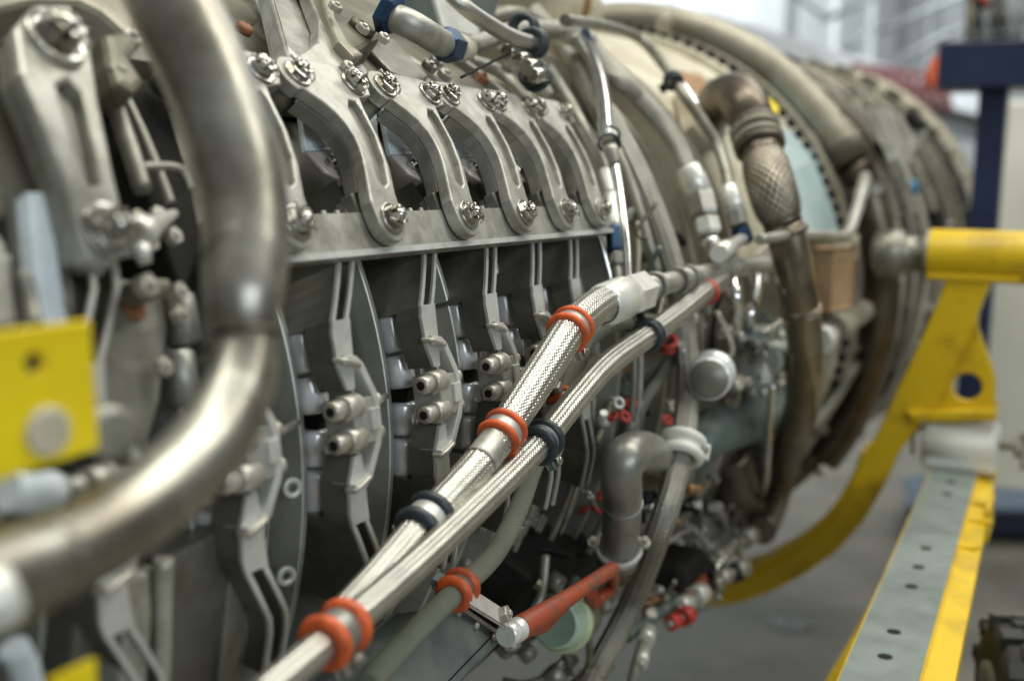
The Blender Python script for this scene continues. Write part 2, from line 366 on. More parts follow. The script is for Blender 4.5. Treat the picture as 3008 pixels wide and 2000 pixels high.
def make_ring(y0):
    t=thing('vane_ring',LBL[y0],'vane ring',W(y0-.06,6.5,.44),'vane actuating rings along the compressor')
    for up in (True,False):
        mir=(lambda p:p) if up else (lambda p:13-p)
        A=lin(16,27,8); B=[9.6,10.5,12,13.5,15,16.2]
        def wall(tab,wd,r0,r1,ph): return sweep(lambda p:[(y0+interp(tab,mir(p)),r0),(y0+interp(tab,mir(p)),r1),(y0+interp(tab,mir(p))+wd,r1),(y0+interp(tab,mir(p))+wd,r0)],[mir(p) for p in ph])
        tabR=[(a,b-.0045) for a,b in TR]
        mk('channel_wall',wall(TL,.0045,.402,.475,A),'casing',t)
        mk('channel_wall',wall(tabR,.0045,.42,.475,A),'casing',t)
        mk('channel_floor',sweep(lambda p:[(y0+interp(TL,mir(p))+.002,.445),(y0+interp(TL,mir(p))+.002,.452),(y0+interp(tabR,mir(p))+.002,.452),(y0+interp(tabR,mir(p))+.002,.445)],[mir(p) for p in A]),'casing',t)
        # pale machined rims
        for tab in (TL,tabR):
            mk('channel_rim',wall([(a,b-.0003) for a,b in tab],.0051,.4745,.4772,A),'edge',t)
        def solid(r0,r1,ex=0.): return sweep(lambda p:[(y0+interp(TL,mir(p))-ex,r0),(y0+interp(TL,mir(p))-ex,r1),(y0+interp(TR,mir(p)),r1),(y0+interp(TR,mir(p)),r0)],[mir(p) for p in B])
        mk('end_plate',solid(.452,.4760,.0008),'casing',t)
        mk('end_plate_face',solid(.4755,.4785,.0011),'edge',t)
        # square tab beside the end plate
        s0=cyl(y0,12.9 if up else .1,.455)
        mk('tab',box(s0(-.058,0,0),V((0,.0105,0)),(s0(0,.011,0)-s0(0,0,0)),rad(s0(0,0,0))*.003,.0006),'edge',t)
    # clamp block + straps + socket bolts
    f=cyl(y0,6.5,.475)
    def ribbon(pts,wd):
        pts=[(a,R(p-6.5)*.475) for a,p in pts]; Lf=[];Rg=[]
        for i,p in enumerate(pts):
            a=pts[max(i-1,0)];b=pts[min(i+1,len(pts)-1)];dx,dy=b[0]-a[0],b[1]-a[1];l=math.hypot(dx,dy)
            nx,ny=-dy/l*wd/2,dx/l*wd/2; Lf.append((p[0]+nx,p[1]+ny)); Rg.append((p[0]-nx,p[1]-ny))
        return Lf+Rg[::-1]
    S1=[(-.092,12.5),(-.087,12.35),(-.076,12.2),(-.070,11.6),(-.058,8.9),(-.0555,8.0),(-.0555,5.0),(-.058,4.1),(-.072,1.4),(-.079,.8),(-.088,.65),(-.093,.5)]
    mk('strap',plate(ribbon(S1,.0075),[],.022,lambda a,b,n:f(a,b,n-.002),.0008),'edge',t)
    S2=[(-.090,12.1),(-.084,11.6),(-.074,9.0),(-.0705,8.4),(-.0705,4.6),(-.074,4.0),(-.086,1.4),(-.092,.9)]
    mk('strap',plate(ribbon(S2,.004),[],.014,lambda a,b,n:f(a,b,n-.006),.0006),'casing_lt',t)
    for s in (1,-1):      # bent wire pins at the strap ends
        q=lambda a,p,n:f(a,R(p-6.5)*.475*1,n)
        mk('pin',tube([q(-.095,6.5+s*6.1,.000),q(-.093,6.5+s*6.0,.008),q(-.086,6.5+s*5.7,.010),q(-.074,6.5+s*5.2,.010)],.0022,8,4),'bolt',t)
    c=f(-.072,0,-.006)
    mk('clamp_block',box(c,V((0,.0165,0)),(f(0,.018,0)-f(0,0,0)),rad(c)*.014,.0012),'casing_lt',t)
    mk('clamp_face',box(f(-.061,0,.0085),V((0,.0065,0)),(f(0,.0085,0)-f(0,0,0)),rad(c)*.0022,.0007),'edge',t)
    for s in (1,-1):
        o=f(-.089,s*.0128,.002)
        b=mk('socket_bolt',[lathe(o,(0,-1,0),[(-.012,.0102),(.006,.0102),(.0075,.0090)],22),
             lathe(o,(0,-1,0),[(.006,.0078),(.0205,.0078),(.0228,.0066),(.0228,.0042)],22)],'bolt',t)
        mk('hex_recess',lathe(o,(0,-1,0),[(.0216,0),(.0216,.0044),(.0229,.0044)],6,smooth=False),'black',b)
        mk('nut',lathe(f(-.052,s*.0128,.002),(0,1,0),[(0,.0062),(.006,.0062),(.008,.004)],10),'bolt',t)
    # bright rollers behind the ring
    for p,l in ((14.0,.0175),(9.3,.0150),(3.7,.0150),(-1.0,.0175)):
        o=W(y0-.070,p,.432); tg=V((-math.sin(R(p)),0,math.cos(R(p))))
        mk('roller',lathe(o,tg,[(-l,.0),(-l,.0100),(-l*.92,.0128),(-l*.75,.0138),(l*.75,.0138),(l*.92,.0128),(l,.0100),(l,0)],22),'roller',t)
    mk('stop_block',box(W(y0-.066,6.5,.428),(0,.010,0),(0,0,.006),(.012,0,0),.001),'black',t)
    mk('pivot_bracket',[box(W(y0-.030,6.9,.428),(0,.022,0),(0,0,.0022),(.011,0,0),.0006),tube([W(y0+.036,7.0,.4345),W(y0,6.3,.437),W(y0-.03,5.9,.436)],.0035,8,4)],'rust' if False else 'casing_lt',t)
    hex_on(t,W(y0-.018,7.4,.438),rad(W(0,7,.43)),.55)
    return t
rings={}
for y0 in ST: rings[y0]=make_ring(y0)
# ================================================================== LEVERS on the link bar
NB=lambda p:rad(p)
LP=24.6; LR=.504
def lever_outline():
    o=circ(-.026,.139,.0205,95,235,9)                       # left lug
    o+=[(-.030,.1235),(-.013,.110),(-.0035,.100),(.002,.088),(.003,.0775),(.0015,.066),(-.0022,.0548),(-.008,.042),(-.0145,.028),(-.0195,.016)]
    o+=circ(0,0,.0205,170,355,10)
    o+=[(.0215,.010),(.0235,.022),(.0345,.048),(.0425,.078),(.0465,.108),(.0505,.120)]
    o+=circ(.058,.138,.0205,-40,75,6)
    o+=[(.058,.1585),(.0,.160)]
    return o[::-1]
def make_lever(y0,label,arm=False):
    t=thing('bell_crank_lever',label,'lever',W(y0,LP,LR),'bell crank levers pinned to the link bar')
    f=cyl(y0,LP,LR)
    slot=[(.0060,.0360),(.0110,.052),(.0155,.070),(.0175,.090),(.0200,.106),(.030,.1165),(.040,.1150),(.0410,.106),(.0375,.080),(.0300,.0535),(.0200,.0330),(.0115,.0290)]
    mk('front_plate',plate(lever_outline(),[slot],.0125,lambda a,b,n:f(a,b,n-.0062),.0016),'lever',t)
    pk=[(.0045,.0355),(.0095,.052),(.0140,.070),(.0160,.090),(.0185,.108),(.030,.1185),(.0415,.1165),(.0425,.106),(.039,.080),(.0315,.0530),(.0215,.0315),(.011,.0270)]
    mk('pocket_floor',plate(pk,[],.005,lambda a,b,n:f(a,b,n-.0084)),'lever_dull',t)  # darker metal puts the pocket's shade into its colour
    # deep web along the left curve, darker metal carrying its side shade
    wb=[(-.028,.1205),(-.0125,.1085),(-.003,.0990),(.0025,.0875),(.0035,.0775),(.002,.066),(-.0017,.0548),(-.0075,.042),(-.0125,.031),
        (.022,.031),(.0335,.050),(.0415,.078),(.0455,.108),(.0455,.125),(.012,.128),(-.010,.130)]
    mk('web',plate(wb[::-1],[],.014,lambda a,b,n:f(a,b,n-.0195),.0008),'lever_dull',t)
    tb=[(-.0145,.030),(-.021,.010)]+circ(0,-.004,.019,180,360,8)+[(.0205,.010),(.0215,.030)]
    mk('rear_tab',plate(tb,[],.010,lambda a,b,n:f(a,b,n-.0310),.001),'lever_dull',t)
    for a,b in ((-.026,.139),(.055,.1365),(0,0)):
        p=f(a,b,.0004); bolt_on(t,p,rad(p),1.15 if b else 1.2)
    p=f(-.026,.139,-.012); mk('spacer',lathe(p,rad(p),[(-.022,.012),(-.001,.012)],20),'lever_dull',t)
    p=f(.055,.1365,-.012); mk('spacer',lathe(p,rad(p),[(-.03,.012),(-.001,.012)],20),'lever_dull',t)
    if arm:
        q=lambda L:[(K(u,v_,.502).y-y0,R(math.degrees(math.atan2(K(u,v_,.502).z-AZ,K(u,v_,.502).x-AX))-LP)*LR) for u,v_ in L]
        ao=q([(770,-90),(905,-90),(1000,130),(1068,255),(1010,300),(885,195),(842,165)]); ah=q([(790,-70),(880,-70),(935,60),(932,125),(875,165),(848,140)])
        ar=sum(ao[j-1][0]*ao[j][1]-ao[j][0]*ao[j-1][1] for j in range(len(ao)))
        if ar<0: ao=ao[::-1]
        mk('long_arm',plate(ao,[ah],.016,lambda a,b,n:f(a,b,n-.009),.002),'lever',t)
        mk('arm_web',plate(ao,[],.006,lambda a,b,n:f(a,b,n-.0185),.001),'lever',t)
        for u,v_ in ((1015,205),(1050,260)): p=K(u,v_,.505); hex_on(t,p,rad(p),.9,'bolt')
    return t
make_lever(.737,'lever mostly hidden behind the big vertical bent pipe')
make_lever(.87,'forked lever with a long arm rising past the top of the photo',True)
make_lever(1.008,'first of four matching levers, nearest to the long armed one')
make_lever(1.133,'second of the four matching levers along the bar, stamped side face')
make_lever(1.243,'brightest lever, third of the four matching ones on the bar')
make_lever(1.348,'last lever at the right end of the link bar by the chrome tube')
bar=thing('link_bar','long flat pale steel bar joining the lower ends of the levers','bar',W(1.0,22,.49))
mk('bar_face',sweep(lambda p:[(.70,.478),(.70,.490),(1.402,.490),(1.402,.478)],lin(21.6,26,4)),'lever',bar)
mk('bar_lip',sweep(lambda p:[(.70,.4905),(.70,.4935),(1.398,.4935),(1.398,.4905)],lin(21.6,22.2,1)),'edge',bar)
for y0 in (.737,.87,1.008,1.133,1.243,1.348):
    mk('clevis_lug',box(W(y0-.008,27.0,.482),(0,.009,0),(W(0,28.4,.484)-W(0,27.2,.484)),rad(W(0,27,.48))*.006,.001),'lever_dull',bar)
# blue-white plates and dull shields seen between the levers
def cyp(L,r):
    o=[]
    for u,v_ in L: p=K(u,v_,r); o.append((p.y,math.degrees(math.atan2(p.z-AZ,p.x-AX))))
    return o
def cbox(L,r0,r1,bev):
    """block between radii r0 and r1 over a pixel polygon"""
    yp=cyp(L,r1); y_0,p_0=yp[0]; o=[(a-y_0,R(b-p_0)*r1) for a,b in yp]
    ar=sum(o[j-1][0]*o[j][1]-o[j][0]*o[j-1][1] for j in range(len(o)))
    return plate(o if ar>0 else o[::-1],[],r1-r0,lambda a,b,n:W(y_0+a,p_0+math.degrees(b/r1),(r0+r1)/2+n),bev)
bl=cyp([(1130,318),(1262,325),(1278,455),(1160,456)],.462); pkq=cyp([(1160,458),(1278,458),(1290,585),(1252,570),(1190,525)],.464)
for i,(dy,nm) in enumerate([(-.138,'left of the long armed lever'),(0,'between the long armed lever and the next'),(.125,'between the first two matching levers'),(.235,'between the second and third matching levers'),(.340,'between the last two levers')]):
    t=thing('vane_cover','blue white cover plate over a pinkish shield '+nm,'cover plate',W(bl[0][0]+dy,33,.43),'cover plates seen between the levers')
    f=lambda y,p,r,dy=dy: W(y+dy,p,r)
    def cpl(L,r,dp,tilt=0.):
        y_0,p_0=L[0]; o=[(a-y_0,R(b-p_0)*r) for a,b in L]
        ar=sum(o[j-1][0]*o[j][1]-o[j][0]*o[j-1][1] for j in range(len(o)))
        return plate(o if ar>0 else o[::-1],[],dp,lambda a,b,n:f(y_0+a,p_0+math.degrees(b/r),r+n-b*tilt),.0012)
    wide=lambda L,e:[(y+(e if k in (1,2) else -e*.3),p) for k,(y,p) in enumerate(L)]
    mk('plate',cpl(wide(bl,.03),.460,.006),'glaze',t)
    L2=[(pkq[0][0]-.006,pkq[0][1]),(pkq[1][0]+.03,pkq[1][1]),(pkq[2][0]+.03,pkq[2][1]),(pkq[3][0],pkq[3][1]),(pkq[4][0]-.004,pkq[4][1])]
    mk('shield',cpl(L2,.463,.004,.3),'blush',t)
    for k in range(6):       # raised embossed marks along the plate
        y_=bl[3][0]+.006+.007*k; p_=bl[3][1]+.9; c=f(y_,p_,.4632); mk('embossed_mark',box(c,(0,.0022,0),(f(y_,p_+.25,.4632)-c),rad(c)*.0005),'glaze',t)
    c=f(pkq[4][0]+.012,pkq[4][1]+1.2,.470); hex_on(t,c,rad(c),.8,'nut')
    y_=bl[0][0]+.004; mk('lock_wire',tube([f(y_-.012,43,.475),f(y_-.010,38,.478),f(y_-.014,34,.478),f(y_-.016,29,.475)],.0016,6,6,ribs=4,amp=.3),'bolt',t)
    mk('recess_wall',box(f(bl[0][0]+.02,45,.44),(0,.05,0),(f(0,46.5,.44)-f(0,45,.44)),rad(f(0,41,.435))*.010,.001),'casing',t)
    for k in range(3): mk('rib',sweep(lambda p:[(bl[0][0]+dy+.004+.022*k,.41),(bl[0][0]+dy+.004+.022*k,.440),(bl[0][0]+dy+.009+.022*k,.440),(bl[0][0]+dy+.009+.022*k,.41)],lin(26.5,33,3)),'lever_dull',t)
# ================================================================== HOSES AND TUBES
def kp(L): return [K(a,b,c) for a,b,c in L]
def rpx(px,p): return px*dep(p)/FOC/2            # radius of something px photo pixels wide at p
def hose(name,label,L,px,m,cat='hose',seg=24,ribs=0,amp=0.,n=10,group=None,pts=None):
    P=pts or kp(L); t=thing(name,label,cat,P[-1],group)
    if isinstance(px,(int,float)): px=(px,px)
    rr=[rpx(px[0],P[0]),rpx(px[1],P[-1])]
    nm={'hose':'braided_sleeve','tube':'tube_wall','pipe':'pipe_wall'}.get(cat,'sleeve')
    mk(nm,tube(P,rr,seg,n,ribs,amp),m,t); return t,P,rr
def clamp(p,d,r,m,label,tail=None,w=.0135,bead=.0039,group=None,inner='casing_lt',bolt=True,cat='clamp'):
    d=V(d).normalized(); t=thing('hose_clamp',label,cat,p,group)
    for s in (-1,1): mk('cushion_bead',torus(p+d*(s*w*.62),d,r+bead*.55,bead,36,10),m,t)
    mk('clamp_band',ring(p,d,r*.97,r+bead*.75,w*1.0,36,.1),inner,t)
    if tail is not None:
        tl=V(tail); tl=(tl-d*tl.dot(d)).normalized(); c=p+tl*(r+.006); s=d.cross(tl)
        mk('clamp_lug',box(c,tl*.008,d*(w*.55),s*.0035,.0012),inner,t)
        if bolt: hex_on(t,c+s*.0035+tl*.003,s,.75,'nut')
    return t
def fit(parent,name,p0,p1,prof,m,seg=28,smooth=True):
    """lathe from p0 to p1, prof: (fraction, radius)"""
    p0,p1=V(p0),V(p1); l=(p1-p0).length; return mk(name,lathe(p0,p1-p0,[(f*l,r) for f,r in prof],seg,(.3,.2,1),smooth),m,parent)
# thick braided hose and its steel rail
LA=[(1835,872,.532),(1800,882,.533),(1745,905,.534),(1675,968,.533),(1600,1082,.530),(1530,1190,.528),(1470,1280,.526),(1400,1370,.524),(1250,1532,.522),(1130,1672,.520),(1000,1815,.518),(880,1950,.517),(780,2060,.516)]
hA,PA,rA=hose('thick_braided_hose','thick silver braided hose running down from the hex fitting through two orange clamps',LA,(104,98),'braidA',seg=72,ribs=14,amp=.055,n=10)
def at(P,L,i): return P[i],(P[min(i+1,len(P)-1)]-P[max(i-1,0)]).normalized()
OG='orange cushioned hose clamps'
p,d=at(PA,LA,3); rr=rpx(98,p); clamp(p,d,rr,'orange','upper orange clamp on the thick braided hose below the hex fitting',(.3,.2,-1),group=OG)
p,d=at(PA,LA,6); rr=rpx(98,p); clamp(p+d*-.004,d,rr,'orange','orange clamp at the middle of the thick braided hose beside a dark clamp',(.3,.2,-1),group=OG)
mk('steel_sleeve',tube([PA[6].lerp(PA[7],.12),PA[6].lerp(PA[7],.5)+(PA[6]-PA[5]-(PA[7]-PA[6]))*.03,PA[6].lerp(PA[7],.88)],rr*1.035,40,6),'lever',hA)
mk('sleeve_lip',torus(PA[6].lerp(PA[7],.88),PA[7]-PA[6],rr*1.02,.0008,40,6),'lever_dull',hA)
p,d=at(PA,LA,8); clamp(p,d,rpx(98,p),'rubber','lower dark green rubber clamp on the thick braided hose',(-1,.2,-.2),w=.018,bead=.0054,inner='edge',group='dark rubber hose clamps')
# green flecks woven into the braid
LB=[(2120,822,.545),(2050,872,.54),(1980,930,.538),(1905,985,.537),(1780,1075,.536),(1685,1180,.536),(1590,1298,.538),(1450,1442,.542),(1300,1585,.548),(1150,1722,.552),(1000,1850,.556),(880,1950,.558),(760,2050,.560)]
hB,PB,rB=hose('braided_hose','slimmer braided hose crossing over the thick one towards the bottom edge',LB,(62,104),'braidB',seg=72,ribs=12,amp=.075,n=10)
def rB_at(i): return rB[0]+(rB[1]-rB[0])*i/(len(LB)-1)
p,d=at(PB,LB,6); clamp(p,d,rB_at(6)*1.03,'rubber','dark rubber clamp on the slimmer hose touching the middle orange clamp',(.5,.1,-1),w=.013,bead=.0048,inner='box',group='dark rubber hose clamps')
p,d=at(PB,LB,10); p=p+d*.006; clamp(p,d,rB_at(10)*1.03,'orange','large blurred orange clamp where the slimmer hose nears the bottom edge',(.5,.1,-1),w=.021,bead=.0054,inner='cast',group=OG)
p,d=at(PB,LB,3); clamp(p,d,rB_at(3)*1.05,'rubber','black clamp at the upper end of the slimmer hose with an upright metal tab',(-.4,.2,1),w=.008,bead=.0035,group='dark rubber hose clamps',inner='black')
# rail with hex fitting
rail=thing('fitting_rail','grey steel rail tube with collars and a large pale hex fitting at its hose end','pipe fitting',K(2000,830,.535))
a=K(1768,900,.533); b=K(1845,868,.532); c=K(1900,848,.532); dd=K(2290,772,.545)
q=rpx(100,a)
mk('hose_socket',lathe(a,b-a,[(0,q*1.02),(.002,q*1.16),(.010,q*1.30),((b-a).length*.75,q*1.33),((b-a).length,q*1.15)],40),'white',rail)
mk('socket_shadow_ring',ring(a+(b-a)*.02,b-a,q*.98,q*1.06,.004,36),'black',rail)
mk('hex_nut',[lathe(b-(b-a)*.12,c-b,[(0,q*1.22),(.002,q*1.36),((c-b).length*.8,q*1.36),((c-b).length,q*1.1)],6,(.2,.3,1),False)],'white',rail)
e=K(2000,822,.534)
fit(rail,'neck',c,e,[(0,q*.78),(.5,q*.74),(1,q*.72)],'lever')
rq=rpx(62,e)
mk('rail_tube',tube([e,K(2120,798,.538),dd],[rq*1.12,rq*.82],24,10),'lever',rail)
for u,vv,wd,rk in ((1925,840,.007,1.30),(1990,826,.005,1.36),(2020,818,.005,1.34),(2150,792,.010,1.28),(2165,788,.010,1.25)):
    p=K(u,vv,.536); mk('collar',ring(p,dd-e,rq*.9,rq*rk,wd,30),'cast' if wd<.01 else 'lever',rail)
mk('end_bracket',plate([(-.035,-.020),(.055,-.030),(.062,.03),(-.01,.016)],[],.005,flat(K(2225,775,.54),(dd-e).normalized(),V((0,0,1)),V((1,0,0))),.001),'blush',rail)
p=K(2085,862,.54); mk('strap_clip',ring(K(2128,800,.538),dd-e,rq*1.0,rq*1.22,.014,28),'lever',rail)
clamp(K(2075,858,.541),(PB[0]-PB[1]),rpx(64,PB[0]),'redbright','small red clamp under the fitting rail near its bracket',(0,0,-1),w=.006,bead=.0016,inner='lever',group='small red clamps')
# green grey hoses underneath
LC=[(2010,955,.50),(1930,945,.495),(1850,945,.49),(1780,960,.488),(1730,1000,.488),(1690,1070,.488),(1650,1180,.49),(1600,1290,.495),(1560,1390,.50),(1520,1500,.507),(1450,1630,.515),(1345,1732,.52),(1200,1875,.525),(1080,2010,.53)]
hC,PC,rC=hose('green_grey_hose','dull green grey hose passing under both silver hoses to the grey box',LC,(40,78),'braidG',seg=28)
def rC_at(i): return rC[0]+(rC[1]-rC[0])*i/(len(LC)-1)
p,d=at(PC,LC,11); clamp(p,d,rC_at(11),'orange','worn orange clamp on the green grey hose above the grey box',(-1,.2,.4),w=.013,bead=.005,group=OG,inner='box')
p,d=at(PC,LC,8); clamp(p+d*-.03,d,rC_at(8),'redbright','red orange clamp on the green grey hose just below the silver hoses',(1,.2,.4),w=.008,bead=.004,group=OG)
p,d=at(PC,LC,6); clamp(p+V((.004,0,.0)),d,rC_at(6)*1.1,'orange','orange clamp hanging behind the thick hose under its upper clamp',(-.2,.2,1),w=.010,bead=.004,group=OG)
hose('green_grey_hose','short dark green hose hanging under the black clamp of the slimmer hose',[(1970,960,.50),(1975,1040,.49),(1940,1110,.48),(1890,1180,.475),(1868,1260,.47)],34,'braidG',seg=20)
p=K(1965,1010,.50); clamp(p,K(1972,1040,.49)-K(1968,980,.50),rpx(36,p),'redbright','small red clamp on the short dark green hose',(1,0,0),w=.009,bead=.003,group='small red clamps',inner='cast')
# ring hoses round the engine behind the levers
LD=[(1560,30,.50),(1658,140,.50),(1744,280,.50),(1825,410,.50),(1894,552,.50),(1951,700,.50),(1988,830,.502),(2012,980,.508),(2020,1150,.52),(1998,1340,.545),(1940,1550,.56),(1850,1780,.565),(1740,1990,.565),(1700,2060,.565)]
hD,PD,rD=hose('ring_hose','long dull braided hose curving round the engine from top to bottom, clamped in white',LD,(56,78),'braidD',seg=60,ribs=12,amp=.07)
p,d=at(PD,LD,9); p=p-d*.012; clamp(p,d,rpx(92,p),'nylon','white plastic clamp with a small brass tip on the long curving hose',(1,.3,0),w=.016,bead=.007,inner='nylon')
hose('ring_hose','braided beige hose curving down to a white and dark hex fitting',[(1700,90,.53),(1790,205,.53),(1880,290,.53),(1950,370,.53),(1995,440,.53),(2022,500,.53)],58,'braidD',seg=30,ribs=10,amp=.03)
hf=thing('hose_fitting','white and dark hex hose fitting on chrome collars above the fitting rail','pipe fitting',K(2055,600,.53))
a,b=K(2018,490,.53),K(2056,572,.53); q=rpx(64,a)
fit(hf,'ferrule',a,b,[(0,q*1.0),(.06,q*1.15),(.5,q*1.28),(.93,q*1.25),(1,q)],'white')
a,b=b,K(2072,640,.53); fit(hf,'hex_nut',a,b,[(0,q*1.28),(.1,q*1.40),(.85,q*1.40),(1,q*1.2)],'cast',6,False)
a,b=b,K(2084,690,.53); fit(hf,'hex_nut',a,b,[(0,q*1.0),(.15,q*1.2),(.85,q*1.2),(1,q*.9)],'white',6,False)
a,b=b,K(2104,775,.535); fit(hf,'chrome_stub',a,b,[(0,q*.75),(.2,q*.75),(.25,q*.95),(.35,q*.95),(.4,q*.7),(1,q*.66)],'chrome')
# small hose left to right with chrome sleeve
hose('small_hose','thin grey hose arching over with a bright sleeve, ending in a blue nut',[(1660,60,.56),(1780,78,.56),(1880,115,.56),(1945,185,.56),(1990,250,.56),(2020,295,.56),(2060,350,.56),(2105,420,.56),(2132,500,.56),(2142,555,.56)],36,'lever_dull',seg=20)
sh=thing('hose_fitting','slim white and blue fitting beside the bronzed duct','pipe fitting',K(2160,600,.56))
a,b=K(2140,545,.56),K(2160,615,.56); q=rpx(44,a)
fit(sh,'ferrule',a,b,[(0,q*.9),(.1,q*1.2),(.9,q*1.3),(1,q)],'white'); 
a,b=b,K(2172,665,.56); fit(sh,'hex_nut',a,b,[(0,q*1.2),(.1,q*1.35),(.9,q*1.35),(1,q)],'cast',6,False)
a,b=b,K(2190,715,.56); fit(sh,'blue_nut',a,b,[(0,q*1.2),(.1,q*1.4),(.9,q*1.4),(1,q)],'blue',6,False)
fit(sh,'sleeve',K(2000,258,.56),K(2042,320,.56),[(0,q*.9),(.05,q),(.95,q),(1,q*.9)],'chrome')
fit(sh,'side_stub',K(2185,700,.56),K(2110,745,.56),[(0,q*.8),(.6,q*.8),(.65,q*1.1),(1,q*1.1)],'white')
p=K(1978,238,.56); clamp(p,K(1990,250,.56)-K(1960,200,.56),rpx(38,p),'rubber','black clamp on the thin arching hose',(-1,0,-.3),w=.008,bead=.0035,inner='black',group='dark rubber hose clamps')
# bright tube dropping beside the last lever
lt,PT,_=hose('bright_tube','bright steel tube dropping from the blue nut past the right end of the bar',[(1700,115,.53),(1735,165,.528),(1758,225,.525),(1772,300,.522),(1778,380,.52),(1785,420,.52)],44,'chrome','tube',22)
clamp(K(1789,410,.52),K(1790,440,.52)-K(1786,380,.52),rpx(46,PT[3]),'rubber','pair of black rings on the bright tube beside the levers',None,w=.016,bead=.003,inner='lever',group='dark rubber hose clamps')
q=rpx(44,PT[-1]); fit(lt,'reducer',K(1792,435,.52),K(1808,485,.52),[(0,q),(.3,q*1.0),(.35,q*.9),(.9,q*.85),(1,q*.55)],'lever')
mk('thin_section',tube([K(1808,480,.52),K(1822,560,.52),K(1834,660,.52),K(1842,740,.52),K(1845,830,.52)],q*.56,16,6),'chrome',lt)
wt,PW,_=hose('fitting_tube','tube with a white ferrule and a blue nut hanging at the end of the bar',[(1610,200,.49),(1690,330,.49),(1745,430,.49),(1778,500,.49)],34,'lever_dull','tube',18)
q=rpx(40,PW[-1])
for nm,(x0,y0),(x1,y1),k,m,s in (('ferrule',(1776,500),(1792,572),.85,'white',24),('white_nut',(1792,572),(1804,672),1.15,'white',24),('blue_nut',(1804,672),(1810,745),1.3,'blue',6),('collar_nut',(1810,745),(1813,780),1.2,'cast',6),('tail_tube',(1812,775),(1815,840),.6,'lever',18)):
    fit(wt,nm,K(x0,y0,.49),K(x1,y1,.49),[(0,q*k*.9),(.1,q*k),(.9,q*k),(1,q*k*.9)],m,s,s>6)
hose('thin_tube','thin pale tube slanting down below the bar end',[(1758,690,.48),(1775,750,.48),(1795,830,.48)],22,'chrome','tube',14)
hose('ring_tube','thin green grey tube curving behind the levers at the top',[(1480,60,.47),(1580,150,.47),(1680,270,.47),(1740,370,.47),(1800,480,.47),(1850,620,.47),(1905,760,.47)],20,'braidG','tube',14)
hose('ring_tube','grey tube curving behind the bright tube',[(1600,90,.49),(1700,220,.49),(1790,400,.49),(1850,540,.49),(1900,700,.49),(1930,800,.49)],34,'lever_dull','tube',18)
# ================================================================== TOP OF THE ENGINE
fc=thing('fuel_housing','dark oily cast housing at the top edge behind the levers','housing',K(1050,60,.50))
o=K(1040,40,.47); n=rad(o)
mk('body',[cbox([(945,-60),(1125,-60),(1140,40),(1120,110),(1060,150),(1010,140),(975,60)],.43,.50,.006)],'olive',fc)
mk('flange_lip',[cbox([(935,-60),(960,-60),(990,60),(1030,130),(1070,160),(1040,168),(995,120),(960,40)],.45,.512,.003)],'beige',fc)
mk('port_boss',[lathe(K(1060,88,.50),rad(K(1060,88,.5)),[(0,.014),(.006,.014),(.007,.012),(.007,.006),(.004,.005),(.004,0)],24)],'olive',fc)
mk('side_plate',[cbox([(1080,140),(1150,110),(1215,175),(1260,225),(1235,250),(1150,210)],.44,.462,.003)],'lever_dull',fc)
mk('side_plate',[cbox([(1005,160),(1040,150),(1110,250),(1125,290),(1090,270)],.45,.468,.003)],'casing_lt',fc)
for u,v_ in ((1060,92),(980,30),(1120,120)): 
    p=K(u,v_,.52); hex_on(fc,p,rad(p),.9,'bolt')
ud=thing('upper_ducting','dark cast lobe with pale curved strips behind the long lever arm at the top','duct',K(760,60,.47))
mk('lobe',cbox([(700,-60),(790,-60),(830,150),(800,140),(735,70)],.42,.455,.01),'olive',ud)
for L in ([(735,-50),(775,40),(815,130),(828,160)],[(770,-50),(812,40),(838,120)]): mk('curved_strip',tube(kp([(u,v_,.462) for u,v_ in L]),.0035,10,8),'edge',ud)
p=K(712,95,.47); mk('rusty_plug',lathe(p,rad(p),[(0,.008),(.006,.008),(.008,.005)],14),'rust',ud)
tr=thing('top_pipe','grey pipe and clips in the gap under the bent pipe and behind the matching levers','pipe',K(1400,250,.46))
for L,wd in (([(1160,165,.45),(1240,215,.45),(1330,270,.45),(1420,320,.45)],.010),([(1380,180,.455),(1470,215,.455),(1560,300,.455)],.009),([(1420,60,.47),(1500,40,.47),(1600,60,.47)],.012)):
    mk('pipe_run',tube(kp(L),wd,14,8),'lever_dull',tr)
for u,v_,m in ((1255,205,'nut'),(1275,195,'nut'),(1410,240,'rust'),(1485,210,'olive'),(1300,230,'bolt'),(1600,275,'lever'),(1640,300,'nut')):
    p=K(u,v_,.475); hex_on(tr,p,rad(p),1.2,m)
ep=thing('elbow_pipe','short bright bent pipe between two blue hex nuts at the top','pipe',K(1220,80,.53))
P_=[(1165,55,.53),(1200,70,.535),(1240,92,.535),(1275,115,.53),(1300,128,.525)]
q=rpx(92,K(1240,90,.535)); mk('pipe_wall',tube(kp(P_),q*.92,24,8),'lever',ep)
fit(ep,'blue_nut',K(1118,30,.525),K(1165,55,.53),[(0,q*.6),(.25,q*1.2),(.3,q*1.35),(.85,q*1.35),(1,q*1.1)],'blue',6,False)
fit(ep,'blue_nut',K(1298,127,.525),K(1335,140,.522),[(0,q*1.0),(.1,q*1.18),(.85,q*1.18),(1,q)],'blue',6,False)
fit(ep,'cream_ferrule',K(1335,140,.522),K(1375,142,.52),[(0,q*.95),(.1,q*1.02),(.8,q*.9),(1,q*.7)],'cream')
hose('top_braided_hose','braided hose running right from the bent pipe to a white fitting',[(1372,142,.52),(1420,125,.52),(1480,100,.523),(1550,88,.527),(1650,90,.53)],54,'braidD',seg=30,ribs=10,amp=.04)
tf=thing('hose_fitting','white fitting with a blue nut at the top of the bright tube','pipe fitting',K(1680,100,.53))
